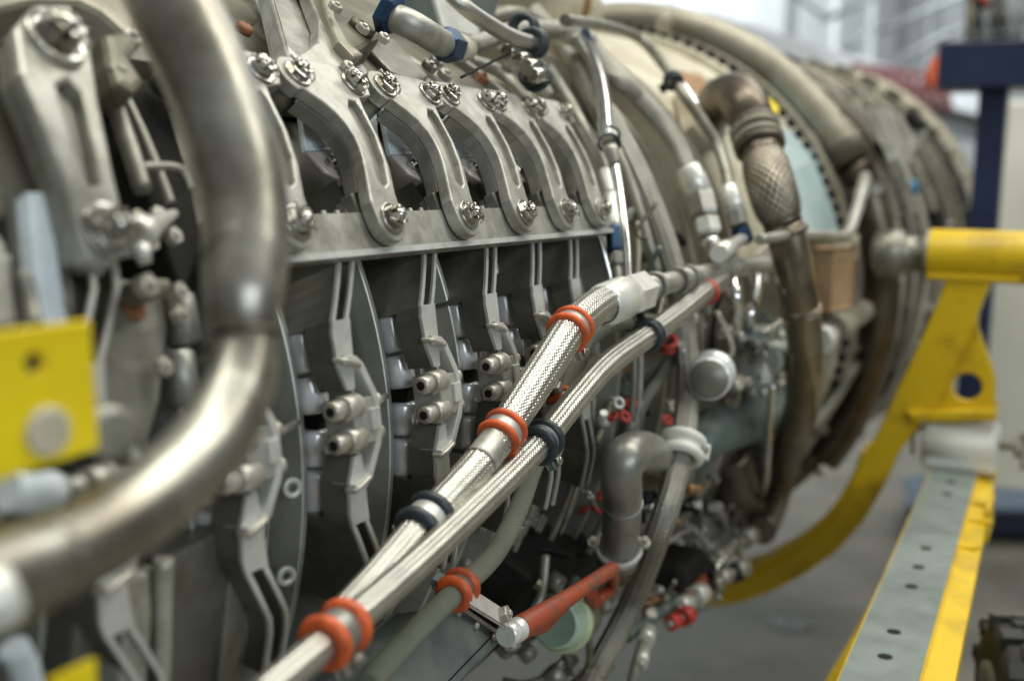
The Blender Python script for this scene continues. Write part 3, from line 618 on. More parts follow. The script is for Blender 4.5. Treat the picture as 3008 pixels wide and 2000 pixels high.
q=rpx(64,K(1660,92,.53)); fit(tf,'ferrule',K(1640,88,.53),K(1690,104,.53),[(0,q*.9),(.1,q*1.05),(.5,q*1.1),(.95,q*1.0),(1,q*.8)],'white')
fit(tf,'blue_nut',K(1690,104,.53),K(1716,124,.53),[(0,q*.95),(.1,q*1.1),(.85,q*1.1),(1,q*.7)],'blue',6,False)
hose('top_braided_hose','braided hose coming down from the top edge into two black rings',[(1310,-30,.56),(1360,18,.557),(1420,62,.553),(1500,108,.548),(1562,128,.545)],46,'braidB',seg=30,ribs=10,amp=.04)
for u,v_,lb in ((1538,86,'upper black ring clamp around the two top hoses'),(1565,128,'lower black ring clamp at the end of the top braided hose')):
    p=K(u,v_,.545); clamp(p,(K(1562,128,.545)-K(1500,105,.548)),rpx(62,p),'rubber',lb,(0,.3,-1),w=.010,bead=.0042,inner='box',group='dark rubber hose clamps')
pb=thing('control_box','pale grey box at the top edge behind the braided hose','box',K(1330,10,.48))
mk('cover',box(K(1320,10,.50),V((.045,.0,-.012)),V((.0,.06,0)),V((.012,0,.045)),.006),'railgrey',pb)
mk('rim',box(K(1340,48,.505),V((.004,0,-.012))*2,V((0,.052,.0)),V((.002,0,.003)),.001),'white',pb)
br=thing('hose_bracket','dark bolted link bracket under the two black rings','bracket',K(1550,190,.53))
for u,v_,s in ((1500,155,1.),(1530,175,.9),(1555,200,1.1),(1575,225,1.0)):
    p=K(u,v_,.53); mk('link',[lathe(p-V((0,.012,0)),(0.2,1,.1),[(0,.008*s),(.002,.0095*s),(.02,.0095*s),(.022,.006)],12)],'nut',br)
mk('tie_wire',tube([K(1355,228,.52),K(1430,190,.525),K(1500,158,.53)],.0016,8,6),'black',br)
clamp(K(1572,222,.525),K(1600,250,.52)-K(1560,200,.53),.013,'rubber','small black clamp on the stub below the rings',None,w=.010,bead=.004,inner='black',group='dark rubber hose clamps')
# ================================================================== NEAR LEFT SIDE (out of focus)
def pipe(name,label,L,wid,m,cat='pipe',seg=36,n=10,group=None,part='pipe_wall'):
    P=kp(L); t=thing(name,label,cat,P[-1],group)
    rr=[rpx(w_,p) for w_,p in zip(wid,P)] if isinstance(wid,(list,tuple)) else rpx(wid,P[len(P)//2])
    mk(part,tube(P,rr,seg,n),m,t); return t,P,rr
bp,PB1,rB1=pipe('bent_pipe','big heat tinted steel pipe running down before the levers, then bending left',
  [(455,-90,.60),(510,20,.60),(604,220,.60),(682,440,.60),(718,600,.60),(722,760,.60),(712,880,.60),(722,985,.60),(718,1065,.60),(686,1172,.60),(606,1310,.60),(486,1430,.60),(332,1545,.60),(156,1640,.60),(0,1700,.60),(-170,1765,.60)],
  [266,268,266,262,258,256,236,178,196,218,234,242,248,262,300,340],'pipe',n=12)
for i,k in ((7,1.05),):
    p,d=at(PB1,None,i); mk('weld_bead',torus(p,d,rB1[i],.0022,40,8),'duct',bp)
p,d=at(PB1,None,13); mk('weld_bead',torus(p,d,rB1[13]*.985,.0016,40,8),'pipe',bp)
p,d=at(PB1,None,5); mk('weld_bead',torus(p,(d+V((.5,-.1,.2))).normalized(),rB1[5]*1.02,.0012,40,8),'pipe',bp)
tp=thing('tag_plate','blurred bright yellow metal plate with a hole and a round bolt, left edge','plate',D(120,1200,.52))
o=D(98,1180,.54); uy=V((.12,.985,-.03)).normalized(); uz=V((0,-.05,1)).normalized()
sc_=.54/FOC
mk('plate_body',plate([(-.075,-.038),(.0315,-.026),(.0315,.035),(-.075,.030)],[circ(.0005,.0175,.0052,n=14)],.006,flat(o,uy,uz,uy.cross(uz)),.001),'yellowtag',tp)
mk('bolt_disc',lathe(o+uy*.0035+uz*-.0135,uy.cross(uz),[(0,.0115),(.005,.0115),(.0062,.010)],24),'cream',tp)
mk('side_flange',box(o+uy*.0315+V((-.012,.0,0)),V((.012,.0,0)),uy*.0025,uz*.029,.001),'lever_dull',tp)
p=D(315,1270,.60); mk('side_boss',lathe(p,(.9,-.3,0),[(-.02,.014),(.006,.014),(.008,.011)],20),'lever_dull',tp)
t2=thing('tag_plate','corner of a second yellow plate at the bottom left edge','plate',D(200,1990,.55))
mk('plate_body',box(D(215,2040,.55),V((0,.013,0)),V((.002,0,0)),V((0,0,.012)),.0008),'yellowtag',t2)
pe=thing('pipe_end','pale rounded pipe end in the lower left corner','pipe',D(0,1760,.46))
mk('pipe_wall',lathe(D(-150,1810,.46),D(50,1730,.47)-D(-150,1810,.46),[(0,.012),(.016,.0135),(.022,.0125),(.026,.008),(.027,0)],26),'white',pe)
lv=thing('straight_lever','large blurred straight lever with a bright bolt at the left edge','lever',K(315,680,.51))
L_=[(42,80),(100,14),(205,14),(262,105),(292,294),(330,480),(366,640),(368,740),(318,790),(258,765),(222,650),(182,510),(118,340),(62,210)]
def on2(L,r):
    o=[]
    for a,b in L: p=K(a,b,r); o.append((p.y,math.degrees(math.atan2(p.z-AZ,p.x-AX))))
    return o
yp=on2(L_,.512); y_0,p_0=yp[0]; ol=[(a-y_0,R(b-p_0)*.512) for a,b in yp][::-1]
hl=[(a-y_0,R(b-p_0)*.512) for a,b in on2([(168,250),(205,235),(240,275),(285,460),(300,540),(268,545),(220,430)],.512)]
fz=lambda a,b,n: W(y_0+a,p_0+math.degrees(b/.512),.512+n)
mk('front_plate',plate(ol,[hl],.012,lambda a,b,n:fz(a,b,n-.006),.003),'lever',lv)
mk('web',plate([(a*.97+.001,b*.98) for a,b in ol],[],.014,lambda a,b,n:fz(a,b,n-.0165),.001),'lever_dull',lv)  # darker metal carries the shade of the side face
for u,v_,sc2 in ((160,115,1.7),(315,680,1.5)): p=K(u,v_,.5135); bolt_on(lv,p,rad(p),sc2)
mk('pad',lathe(K(160,130,.512),rad(K(160,130,.512)),[(-.002,.020),(.0015,.020),(.0025,.018)],24),'lever_dull',lv)
lk=thing('stub_pin','pale pin sticking out beside the nearest lever','pin',D(400,690,.75))
mk('pin_body',[lathe(D(385,700,.74),D(560,600,.85)-D(385,700,.74),[(0,.012),(.02,.0115),(.03,.008),(.08,.003)],18),lathe(D(410,720,.74),D(420,750,.74)-D(410,720,.74),[(0,.006),(.012,.004)],12)],'white',lk)
st=thing('curved_strap','thin curved grey strap hanging under the nearest lever','strap',D(200,700,.72))
mk('strap_band',tube([D(140,480,.73),D(150,620,.73),D(185,720,.73),D(240,775,.72),D(300,790,.72)],.0045,12,8),'lever',st)
for i,(L,m,wd,lb) in enumerate([
  ([(70,800,.50),(90,880,.50),(105,955,.505)],'lever_dull',46,'short grey tube ending at the top of the yellow tag plate'),
  ([(150,700,.47),(170,800,.48),(190,900,.49)],'lever_dull',36,'thin grey rod just below the nearest lever, above the yellow tag plate'),
  ([(10,960,.47),(30,860,.47),(20,760,.47)],'lever',56,'grey rod at the far left edge above the yellow tag plate'),
  ([(20,1440,.52),(80,1450,.52),(150,1440,.51)],'glaze',120,'pale blue sleeve just below the yellow tag plate'),
  ([(40,1900,.50),(70,1960,.50),(90,2060,.50)],'glaze',90,'pale blue tube at the bottom left below the big pipe'),
  ([(480,1640,.47),(475,1800,.47),(470,2050,.47)],'lever',60,'upright grey strut under the big pipe bend')]):
    pipe('support_tube',lb,L,wd,m,'tube',20,6)
# side struts behind the big pipe (parts of the intake frame)
for i,(o_,lb) in enumerate([([(240,800),(470,835),(492,960),(470,1180),(400,1420),(275,1440),(270,1000)],'tall grey frame plate with a rusty spot left of the big pipe'),([(690,1560),(760,1500),(790,1600),(770,1800),(720,2050),(640,2050)],'grey hinge plate with a rusty patch under the big pipe')]):
    t=thing('frame_plate',lb,'plate',K(*o_[0],.46))
    def cq(q,r): p=K(q[0],q[1],r); return (p.y,math.degrees(math.atan2(p.z-AZ,p.x-AX)))
    yp=[cq(q,.46) for q in o_]; y_0,p_0=yp[0]
    mk('plate_body',plate([(a-y_0,R(b-p_0)*.46) for a,b in yp][::-1],[],.03,lambda a,b,n,y_0=y_0,p_0=p_0: W(y_0+a,p_0+math.degrees(b/.46),.445+n),.002),'lever_dull',t)
    q=[(395,905),(730,1665)][i]; p=K(q[0],q[1],.4605); mk('rust_spot',lathe(p,rad(p),[(-.003,.009),(.0012,.009),(.0015,.007)],14),'rust',t)
ic=thing('intake_fittings','dark blocks for shaded recesses, lugs and thin pipes between the straight lever and the bent pipe','fittings',K(420,400,.45))
mk('recess_shade_block',[cbox([(370,230),(470,230),(560,520),(600,720),(540,880),(500,760),(440,600),(395,400)],.40,.462,.004)],'black',ic)  # black block stands in for the shade of a deep recess
mk('side_block',[cbox([(-60,200),(60,260),(160,560),(120,640),(-60,640)],.42,.475,.004)],'olive',ic)
mk('side_block',[cbox([(140,620),(215,640),(300,900),(310,1300),(240,1500),(170,1200)],.40,.468,.004)],'casing',ic)
mk('pale_bar',[cbox([(85,560),(150,560),(205,960),(120,960)],.46,.492,.003)],'glaze',ic)
mk('pale_bar',[cbox([(-60,600),(20,720),(58,960),(-60,960)],.46,.496,.003)],'lever',ic)
mk('dark_bar',[cbox([(20,560),(75,560),(115,960),(62,960)],.44,.480,.003)],'casing',ic)
for u,v_ in ((455,640),(500,700),(430,720),(395,650),(515,860),(470,1080),(520,930)):
    p=K(u,v_,.468); hex_on(ic,p,rad(p),.9,rng.choice(['bolt','olive','lever_dull'])) if False else hex_on(ic,p,rad(p),.9,'bolt')
mk('top_sheet',[cbox([(-80,-90),(480,-90),(430,60),(390,110),(300,30),(240,0),(110,-5),(-80,40)],.44,.485,.006)],'beige',ic)
mk('lug',[cbox([(310,95),(395,80),(410,130),(385,170),(430,240),(400,275),(345,240),(325,180)],.47,.500,.006)],'olive',ic)
mk('lug',[cbox([(420,810),(500,815),(520,850),(480,870),(420,850)],.46,.49,.004)],'olive',ic)
for L,r in (([(370,290,.475),(420,400,.475),(470,520,.475),(500,600,.475)],.004),([(400,495,.476),(460,490,.478),(530,500,.478),(560,560,.476)],.0035),([(335,300,.478),(380,430,.478),(420,560,.478)],.006),([(60,760,.47),(100,900,.47),(130,1010,.47)],.008)):
    mk('thin_pipe',tube(kp(L),r,10,8),'lever_dull',ic)
for u,v_,m in ((385,115,'bolt'),(430,840,'bolt'),(345,215,'beige')):
    p=K(u,v_,.495); hex_on(ic,p-rad(p)*.004,rad(p),1.1,m)
mk('bright_roller',[lathe(K(545,1020,.45),V((-.2,0,1)),[(0,0),(0,.008),(.004,.012),(.035,.012),(.038,.008),(.038,0)],20)],'cast',ic)
mk('bright_roller',[lathe(K(545,1190,.45),V((-.2,0,1)),[(0,0),(0,.008),(.004,.012),(.035,.012),(.038,.008),(.038,0)],20)],'cast',ic)
for u,v_ in ((858,1432),(840,1690)):
    p=K(u,v_,.437); n=(rad(p)+V((0,-.6,0))).normalized(); mk('eye_lug',ring(p,n,.0035,.0085,.005,24),'edge',case)
lf=thing('lower_left_struts','pale upright struts and dark blocks for a shaded recess under the big pipe bend','strut',K(430,1850,.45))
mk('strut_plate',[cbox([(372,1690),(440,1680),(450,1800),(430,2080),(350,2080)],.45,.474,.003)],'lever',lf)
mk('strut_plate',[cbox([(465,1680),(495,1670),(485,1850),(470,2080),(448,2080)],.45,.470,.002)],'lever_dull',lf)
mk('recess_shade_block',[cbox([(500,1640),(680,1540),(690,1700),(640,2080),(490,2080)],.42,.455,.003)],'casing',lf)  # dark blocks stand in for the recess shade
mk('recess_shade_block',[cbox([(240,1700),(345,1690),(345,2080),(200,2080)],.42,.460,.003)],'casing',lf)
# ================================================================== REAR HALF OF THE ENGINE
rc=thing('rear_casing','cream and grey rear engine casing receding behind the hoses to the right','engine',W(2.5,-90,.55))
def dr(name,pr,m,seg=110,smooth=True):
    g=lathe((AX,0,AZ),(0,1,0),pr,seg,smooth=smooth); return mk(name,(g[0],[f for f in g[1] if len(f)==4],smooth,None),m,rc)
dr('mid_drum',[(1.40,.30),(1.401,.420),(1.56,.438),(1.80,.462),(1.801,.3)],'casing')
mk('lit_cream_shell',sweep(lambda p:[(1.402,.420),(1.402,.427),(1.56,.446),(1.775,.468),(1.775,.462),(1.56,.439)],lin(9,112,60)),'cream',rc)  # cream top over dark drum paints in the lit top and shaded underside
for y,r0,r1,w_,m in ((1.415,.40,.462,.006,'casing_lt'),(1.445,.40,.452,.005,'casing_lt'),(1.47,.40,.448,.004,'lever_dull'),(1.55,.42,.480,.006,'beige'),(1.585,.42,.470,.006,'beige'),(1.68,.44,.492,.008,'beige')):
    dr('ring_rib',[(y-w_,r0),(y-w_,r1),(y+w_,r1),(y+w_,r0)],m,smooth=False)
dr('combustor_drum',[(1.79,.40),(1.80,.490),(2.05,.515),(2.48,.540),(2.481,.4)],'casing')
mk('lit_cream_shell',sweep(lambda p:[(1.802,.488),(1.802,.496),(2.05,.521),(2.465,.546),(2.465,.538),(2.05,.514)],lin(14,112,60)),'cream',rc)  # same lit top painted over the dark combustor drum
dr('bolted_flange',[(1.775,.44),(1.775,.525),(1.80,.525),(1.80,.44)],'beige',smooth=False)
dr('bolted_flange',[(2.47,.48),(2.47,.575),(2.50,.575),(2.50,.48)],'beige',smooth=False)
dr('bolt_strip',[(2.385,.54),(2.385,.556),(2.465,.562),(2.465,.54)],'cream',smooth=False)
for k in range(48):
    p=W(2.43,-18+2.75*k,.559); hex_on(rc,p,rad(p),1.55,'black','flange_bolt')
for k in range(34):
    p=W(1.773,-20+3.6*k,.512); hex_on(rc,p,(0,-1,0),.8,'beige','flange_bolt')
dr('turbine_drum',[(2.50,.45),(2.52,.548),(3.2,.575),(4.3,.590),(4.42,.40)],'rear')
for y,r1,w_,m in ((2.72,.588,.012,'rear'),(2.95,.60,.010,'beige'),(3.15,.612,.014,'rear'),(3.4,.607,.02,'beige'),(3.75,.622,.015,'rear'),(3.98,.640,.03,'beige')):
    dr('turbine_ring',[(y-w_,.53),(y-w_,r1),(y+w_,r1),(y+w_,.53)],m,smooth=False)
# uneven small fittings on the rear drum: bosses, brackets, pipes, black ones for shaded gaps
rng=random.Random(3)
for k in range(150):
    y=rng.uniform(2.62,4.25); ph=rng.uniform(-35,75); r=.575+.012*(y-2.6)
    p=W(y,ph,r); n=rad(p)
    if rng.random()<.55: g=box(p+n*.008,V((0,rng.uniform(.015,.08),0)),V((-n.z,0,n.x))*rng.uniform(.008,.04),n*rng.uniform(.012,.035),.003); nm='boss'
    else: g=lathe(p,n,[(0,.012),(.02,.012),(.024,.009),(.034,.009)],10); nm='boss'
    mk(nm,g,rng.choice(['rear','black','lever_dull','duct','lever','black','olive']),rc)  # black pieces stand in for shaded gaps in the clutter
for y in (2.66,2.85,3.05,3.28,3.55,3.9,4.2):
    a=rng.uniform(-50,-20); mk('rear_pipe',tube([W(y+.02*math.sin(q*.1),q,.60+.012*(y-2.6)) for q in lin(a,rng.uniform(60,85),14)],.008+.004*rng.random(),10,3),rng.choice(['beige','lever_dull','rear']),rc)
def on_cyl(L,r):
    q=[K(a,b,r) for a,b in L]; return [(p.y,math.degrees(math.atan2(p.z-AZ,p.x-AX))) for p in q]
def cplate(name,L,r,dp,m,parent,holes=(),bev=.001):
    yp=on_cyl(L,r); y_0,p_0=yp[0]; o=[(a-y_0,R(b-p_0)*r) for a,b in yp]
    ar=sum(o[i-1][0]*o[i][1]-o[i][0]*o[i-1][1] for i in range(len(o)))
    if ar<0: o=o[::-1]
    hs=[]
    for hx,hy,hr in holes:
        (ya,pa),=on_cyl([(hx,hy)],r); hs.append(circ(ya-y_0,R(pa-p_0)*r,hr,n=14))
    return mk(name,plate(o,hs,dp,lambda a,b,n:W(y_0+a,p_0+math.degrees(b/r),r+n),bev),m,parent)
pn=thing('skin_panel','pale blue painted panel on the rear casing beside the bronzed duct','panel',K(2350,500,.56))
cplate('panel_skin',[(2222,252),(2335,272),(2362,340),(2400,470),(2450,640),(2462,700),(2330,705),(2280,520)],.562,.006,'panel',pn)
cplate('yellow_label',[(2240,285),(2282,300),(2288,335),(2250,318)],.567,.002,'yellowtag',pn)
# ring pipes at the rear
rp=thing('ring_pipe','thick beige coated pipe arching round the rear casing','pipe',W(2.58,30,.6))
mk('pipe_wall',tube([W(2.585,q,.600) for q in lin(108,31,16)],.034,26,3),'beige',rp)
p=W(2.585,31,.600); dn=V((math.sin(R(31)),0,-math.cos(R(31))))
mk('end_collar',ring(p,dn,.030,.046,.05,28),'rear',rp)
dp_=thing('ring_pipe','dark blue grey pipe continuing down the rear casing below the beige one','pipe',W(2.58,0,.6))
mk('pipe_wall',tube([W(2.585,q,.605) for q in lin(28,-34,14)],.036,26,3),'duct',dp_)
mk('collar',ring(W(2.585,22,.605),V((math.sin(R(22)),0,-math.cos(R(22)))),.034,.050,.03,28),'lever_dull',dp_)
tb=thing('mount_bracket','triangular beige bracket with a round hole near the rear end','bracket',K(2640,400,.60))
cplate('bracket_plate',[(2555,322),(2690,365),(2712,400),(2650,480),(2660,560),(2625,470)],.70,.02,'lever',tb,holes=[(2642,395,.036)])
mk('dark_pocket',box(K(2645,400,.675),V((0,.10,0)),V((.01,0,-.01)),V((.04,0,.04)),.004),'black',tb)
rr_=thing('exhaust_ring','beige exhaust ring with a dark slot at the far end of the engine','ring',W(4.38,0,.63))
g=lathe((AX,0,AZ),(0,1,0),[(4.02,.58),(4.02,.634),(4.42,.634),(4.42,.58)],100); mk('dark_slot',(g[0],[f for f in g[1] if len(f)==4],True,None),'black',rr_)
g=lathe((AX,0,AZ),(0,1,0),[(4.42,.60),(4.42,.668),(4.44,.675),(4.62,.660),(4.62,.60)],100); mk('ring_shell',(g[0],[f for f in g[1] if len(f)==4],True,None),'beige',rr_)
for k in range(16): mk('slot_lug',box(W(4.22,-40+8*k,.636),(0,.16,0),(.012*math.sin(R(8*k)),0,.012),rad(W(0,-40+8*k,.63))*.01,.002),'lever_dull',rr_)
bc=thing('rear_plug','small bright blue cap on the cluttered rear casing','cap',K(2672,555,.60)); p=K(2672,555,.61)
T['cap']=mat('bright_blue_plastic',(.03,.15,.28),0,.4); mk('cap_body',lathe(p-rad(p)*.03,rad(p),[(0,.020),(.045,.020),(.052,.014)],18),'cap',bc)
hd=thing('angled_tube','thin pale tube bent like a crank in front of the beige ring pipe','tube',K(2500,620,.63))
mk('tube_wall',tube([K(2230,705,.60),K(2330,690,.62),K(2440,694,.64),K(2488,690,.645),K(2510,640,.645),K(2530,570,.645),K(2542,520,.64)],[.007,.012],14,8),'lever',hd)
pk=thing('wrapped_pack','cream wrapped pack lying on top of the engine','pack',K(1830,60,.56))
bm_=[]
o=W(1.92,76,.545)
mk('wrap',[tube([o+V((0,-.13,.0)),o+V((.0,-.10,.012)),o+V((0,.0,.016)),o+V((0,.12,.012)),o+V((.0,.17,.0))],[.02,.05,.056,.052,.03],24,8)],'cream',pk)
mk('strap',ring(o+V((0,.04,.016)),(0,1,0),.052,.060,.02,30),'brown',pk)
for u,v_,r,s in ((1960,50,.55,.9),(1985,165,.50,1.3),(2050,175,.50,1.0),(2010,300,.50,1.6),(1890,140,.49,1.1),(2075,270,.52,1.5),(2090,400,.52,1.6),(2040,245,.51,1.1)):
    p=K(u,v_,r); mk('boss',[lathe(p-rad(p)*.03,rad(p),[(0,.016*s),(.03,.016*s),(.033,.012*s),(.045,.010*s)],14)],'beige',rc); hex_on(rc,p+rad(p)*.012,rad(p),1.1*s,'bolt')
fb=thing('tube_bracket','rusty orange edged bracket plate at the top beside the thin hose','bracket',K(2060,200,.52))
cplate('bracket_plate',[(1945,150),(1990,165),(2060,235),(2095,300),(2070,310),(2000,250)],.53,.012,'brown',fb)
cplate('bracket_face',[(1990,270),(2075,300),(2110,420),(2075,445),(2020,380)],.525,.02,'cream',fb,holes=[(2062,380,.012)])
# bronzed duct
du=thing('bronzed_duct','large bronzed metal duct with an elbow, ribbed collars and a woven flexible section','duct',K(2370,1100,.60))
DL=[(2080,345,.52),(2120,300,.575),(2162,285,.605),(2192,318,.615),(2214,372,.612),(2238,450,.61),(2268,560,.61),(2300,660,.61),(2324,750,.61),(2344,850,.61),(2360,960,.61),(2366,1070,.61),(2356,1190,.60),(2330,1275,.59)]
PDu=kp(DL); DW=[140,158,160,156,146,132,132,132,130,126,122,122,120,112]; rD_=[rpx(w_*.88,p) for w_,p in zip(DW,PDu)]
mk('upper_elbow',tube(PDu[:8],rD_[:8],36,10),'duct',du)
mk('lower_run',tube(PDu[7:],rD_[7:],36,10),'bronze_lit',du)  # highlight put into the colour of the whole lower run
for i,f_,k_,m_ in ((4,.05,1.,'duct'),(4,.22,1.02,'beige'),(4,.55,1.02,'beige'),(4,.78,1.,'duct'),(7,.25,1.,'duct'),(9,.5,1.,'bronze_lit'),(9,.62,1.,'bronze_lit')):
    p=PDu[i].lerp(PDu[i+1],f_); d=PDu[i+1]-PDu[i]; mk('collar',torus(p,d,rD_[i]*k_,.0055 if i<9 else .003,40,10),m_,du)
q=rD_[6]; mk('woven_section',tube(catmull(PDu,10)[51:69],[q*1.06,q*1.20,q*1.23,q*1.23,q*1.23,q*1.22,q*1.18,q*1.05],48,raw=True),'duct_mesh',du)
am=thing('amber_box','amber brown box with a cream lid behind the duct','box',K(2430,800,.55))
mk('box_body',box(K(2425,815,.56),V((.012,.045,0)),V((.028,-.006,0)),V((0,0,.055)),.006),'tan',am)
mk('lid',box(K(2425,725,.565),V((.013,.050,0)),V((.033,-.006,0)),V((0,0,.016)),.006),'cream',am)
mk('edge_strip',box(K(2482,815,.585),V((.002,.006,0)),V((.006,0,0)),V((0,0,.06)),.002),'white',am)
# ================================================================== ACCESSORIES, LOWER RIGHT
# tubes and fasteners following the flanges below the hoses
for i,(y,r,m,a0,a1,lb) in enumerate([(1.215,.446,'chrome',-62,16,'thin bright tube curving down left of the ribs, under the green hose'),(1.232,.446,'lever',-62,16,'second thin tube running beside the thin bright one'),
   (1.325,.455,'lever',-64,14,'pale tube following the curved flange behind the slimmer hose'),(1.345,.455,'chrome',-64,14,'bright tube following the curved flange left of the grey pipe bend'),(1.43,.478,'lever_dull',-64,12,'dull tube on the curved casing just left of the grey pipe bend'),(1.448,.480,'lever',-64,12,'rightmost thin tube on the curved casing, touching the pipe bend')]):
    t=thing('flange_tube',lb,'tube',W(y,a0,r),'thin tubes following the curved casing')
    mk('tube_wall',tube([W(y+.004*math.sin(q*.09+i),q,r) for q in lin(a0,a1,22)],.0042,10,3),m,t)
    mk('tube_clip',ring(W(y,-20+3*i,r),V((math.sin(R(20-3*i)),0,math.cos(R(20-3*i)))),.004,.0075,.02,14),'lever_dull',t)
for y,r in ((1.286,.4345),(1.391,.4345),(1.176,.4345)):
    for k in range(9):
        ph=-52+6.6*k+3*(y>1.3); p=W(y-.006,ph,r-.014); hex_on(case,p,(0,-1,0),.75,'bolt')
for k in range(10):
    ph=-44+5.5*k; p=W(1.335+.012*(k%3),ph,.399); hex_on(case,p,rad(p),.9,'bolt')
    b_=W(1.232+.012*(k%2),ph+2,.399); hex_on(case,b_,rad(b_),.8,'bolt')
for k in range(7):
    ph=-40+6*k; p=W(1.30,ph,.437); mk('anchor_clip',[box(p,(0,.010,0),V((-rad(p).z,0,rad(p).x))*.006,rad(p)*.006,.0015),box(p+rad(p)*.006,(0,.004,0),V((-rad(p).z,0,rad(p).x))*.010,rad(p)*.003,.001)],'bolt' if k%3 else 'beige',case)
# rivets and stamp marks on the ring stages
for y0 in ST[2:]:
    for (a,ph,r) in ((-.055,17.5,.405),(-.10,16.9,.405)):
        p=W(y0+a,ph,.438); mk('rivet_hole',lathe(W(y0-.0525 if a>-.06 else y0-.056,20.5 if a>-.06 else 25,.452),(0,-1,0),[(0,.0022),(.003,.0022),(.0036,.0016)],10),'black',rings[y0])
# grey elbow bend
eb,PE,rE=pipe('pipe_bend','grey cast u shaped pipe bend pointing down into a pale flange',[(2010,1385,.49),(1950,1352,.51),(1890,1326,.525),(1842,1340,.53),(1824,1395,.53),(1829,1460,.53),(1826,1530,.53),(1818,1605,.53)],[96,108,122,128,122,116,112,112],'cast')
p,d=at(PE,None,5); mk('weld_bead',torus(p+d*.01,d,rE[5],.0012,36,8),'cast',eb)
p,d=at(PE,None,7); mk('flange',[ring(p,d,rE[7]*.98,rE[7]*1.28,.006,34),ring(p+d*.007,d,rE[7]*.98,rE[7]*1.22,.005,34)],'edge',eb)
for s in (1,-1):
    q=p+RT*(s*rE[7]*1.35)+V((0,0,.004)); mk('flange_ear',[lathe(q-d*.004,d,[(0,.007),(.007,.007)],14),lathe(q-d*.012,d,[(0,.004),(.012,.004)],6)],'bolt',eb)
mk('lower_neck',lathe(p,d,[(.008,rE[7]*1.1),(.035,rE[7]*1.1),(.036,rE[7]*.9),(.06,rE[7]*.9)],28),'olive',eb)
lb_=thing('lower_gear_case','dark oily gear case hidden under the mint cap and the curving hose','gearbox',K(1650,1950,.45))
mk('case_body',[cbox([(1440,1900),(1560,1700),(1700,1620),(1830,1640),(1880,1720),(1840,1830),(1770,1960),(1720,2100),(1440,2100)],.36,.49,.01)],'black',lb_)
mk('case_cover',[cbox([(1540,1900),(1600,1860),(1720,1850),(1740,1930),(1690,2040),(1560,2040)],.48,.505,.006)],'olive',lb_)
for k in range(26):
    u=rng.uniform(1500,1800); v_=rng.uniform(1700,2000); p=K(u,v_,.505); n=rad(p)+V((rng.uniform(-.4,.4),rng.uniform(-.6,.2),0)); n.normalize()
    if k%3==0: hex_on(lb_,p-n*.006,n,rng.uniform(.8,1.5),rng.choice(['bolt','olive','nut']))
    elif k%3==1: mk('case_boss',lathe(p-n*.02,n,[(0,.012),(.02,.012),(.022,.009),(.022,.005),(.016,.004),(.016,0)],16),rng.choice(['olive','lever_dull','cast']),lb_)
    else:
        t_=V((-n.z,rng.uniform(-1,1),n.x)).normalized(); mk('case_pipe',tube([p-t_*.05-n*.02,p-t_*.02,p+t_*.02+n*.004,p+t_*.06-n*.02],rng.uniform(.003,.006),10,6),rng.choice(['lever_dull','olive','cast','braidG']),lb_)
# grey green box at the bottom
gb=thing('control_unit','speckled grey green metal box under the hoses at the bottom edge','box',K(1300,1950,.5))
A_=K(1332,1780,.505); B_=K(1468,1872,.53); ax_=(B_-A_); dn_=(D(1075,2010,dep(A_)-.17)-A_)*1.15
ux=ax_*.5; uy=dn_*.5; uz=ux.cross(uy).normalized()
if uz.z<0: uz=-uz
mk('box_body',box((A_+B_)*.5+uy-uz*.03,ux,uy,uz*.03,.003),'box',gb)
mk('lid_seam',box((A_+B_)*.5+uy+ux*.72+uz*.0006,ux*.012,uy*.99,uz*.0009),'black',gb)
mk('end_lip',box((A_+B_)*.5+uz*.001,ux*1.01,dn_.normalized()*.002,uz*.004,.001),'cast',gb)
for k in (.12,.5,.88): p=A_.lerp(B_,k)+dn_*.04+uz*.0005; hex_on(gb,p,uz,.5,'bolt')
lkk=thing('bolted_link','flat rusty link plate with a bolt joining the worn orange clamp to the white sleeve','link',K(1430,1780,.54))
a,b=K(1378,1752,.533),K(1478,1815,.545); d=(b-a); n=V((.55,-.55,.63)); n=(n-d*n.dot(d)/d.length_squared).normalized()
mk('link_plate',box((a+b)*.5,d*.55,d.cross(n).normalized()*.007,n*.002,.001),'blush',lkk)
hex_on(lkk,b-d*.12+n*.002,n,1.1,'bolt')
# red handle on white sleeve
rh=thing('locking_handle','worn red handle with a looped end above the mint green cap','handle',K(1660,1760,.56))
HL=[(1525,1846,.553),(1570,1818,.556),(1640,1774,.558),(1710,1728,.558),(1770,1688,.556),(1798,1672,.555)]
PH=kp(HL); hr=[rpx(w_,p) for w_,p in zip((78,70,58,46,44,46),PH)]
mk('grip',tube(PH,hr,20,10),'red',rh)
mk('loop_end',tube(kp([(1796,1675,.555),(1803,1700,.552),(1796,1728,.55),(1765,1752,.548),(1745,1772,.545),(1738,1740,.545)]),[.0062,.0075],14,8),'red',rh)
mk('lower_lug',tube(kp([(1545,1846,.55),(1590,1838,.548),(1625,1808,.55),(1660,1776,.552)]),[.0085,.006],14,6),'red',rh)
ws=thing('white_sleeve','chipped white sleeve at the left end of the red handle','sleeve',K(1510,1850,.55))
a,b=K(1485,1868,.552),K(1530,1842,.553); q=rpx(74,a)
fit(ws,'sleeve_body',a,b,[(0,q*.85),(.08,q),(.42,q),(.46,q*.9),(.54,q*.9),(.58,q*1.02),(.95,q*1.0),(1,q*.9)],'white')
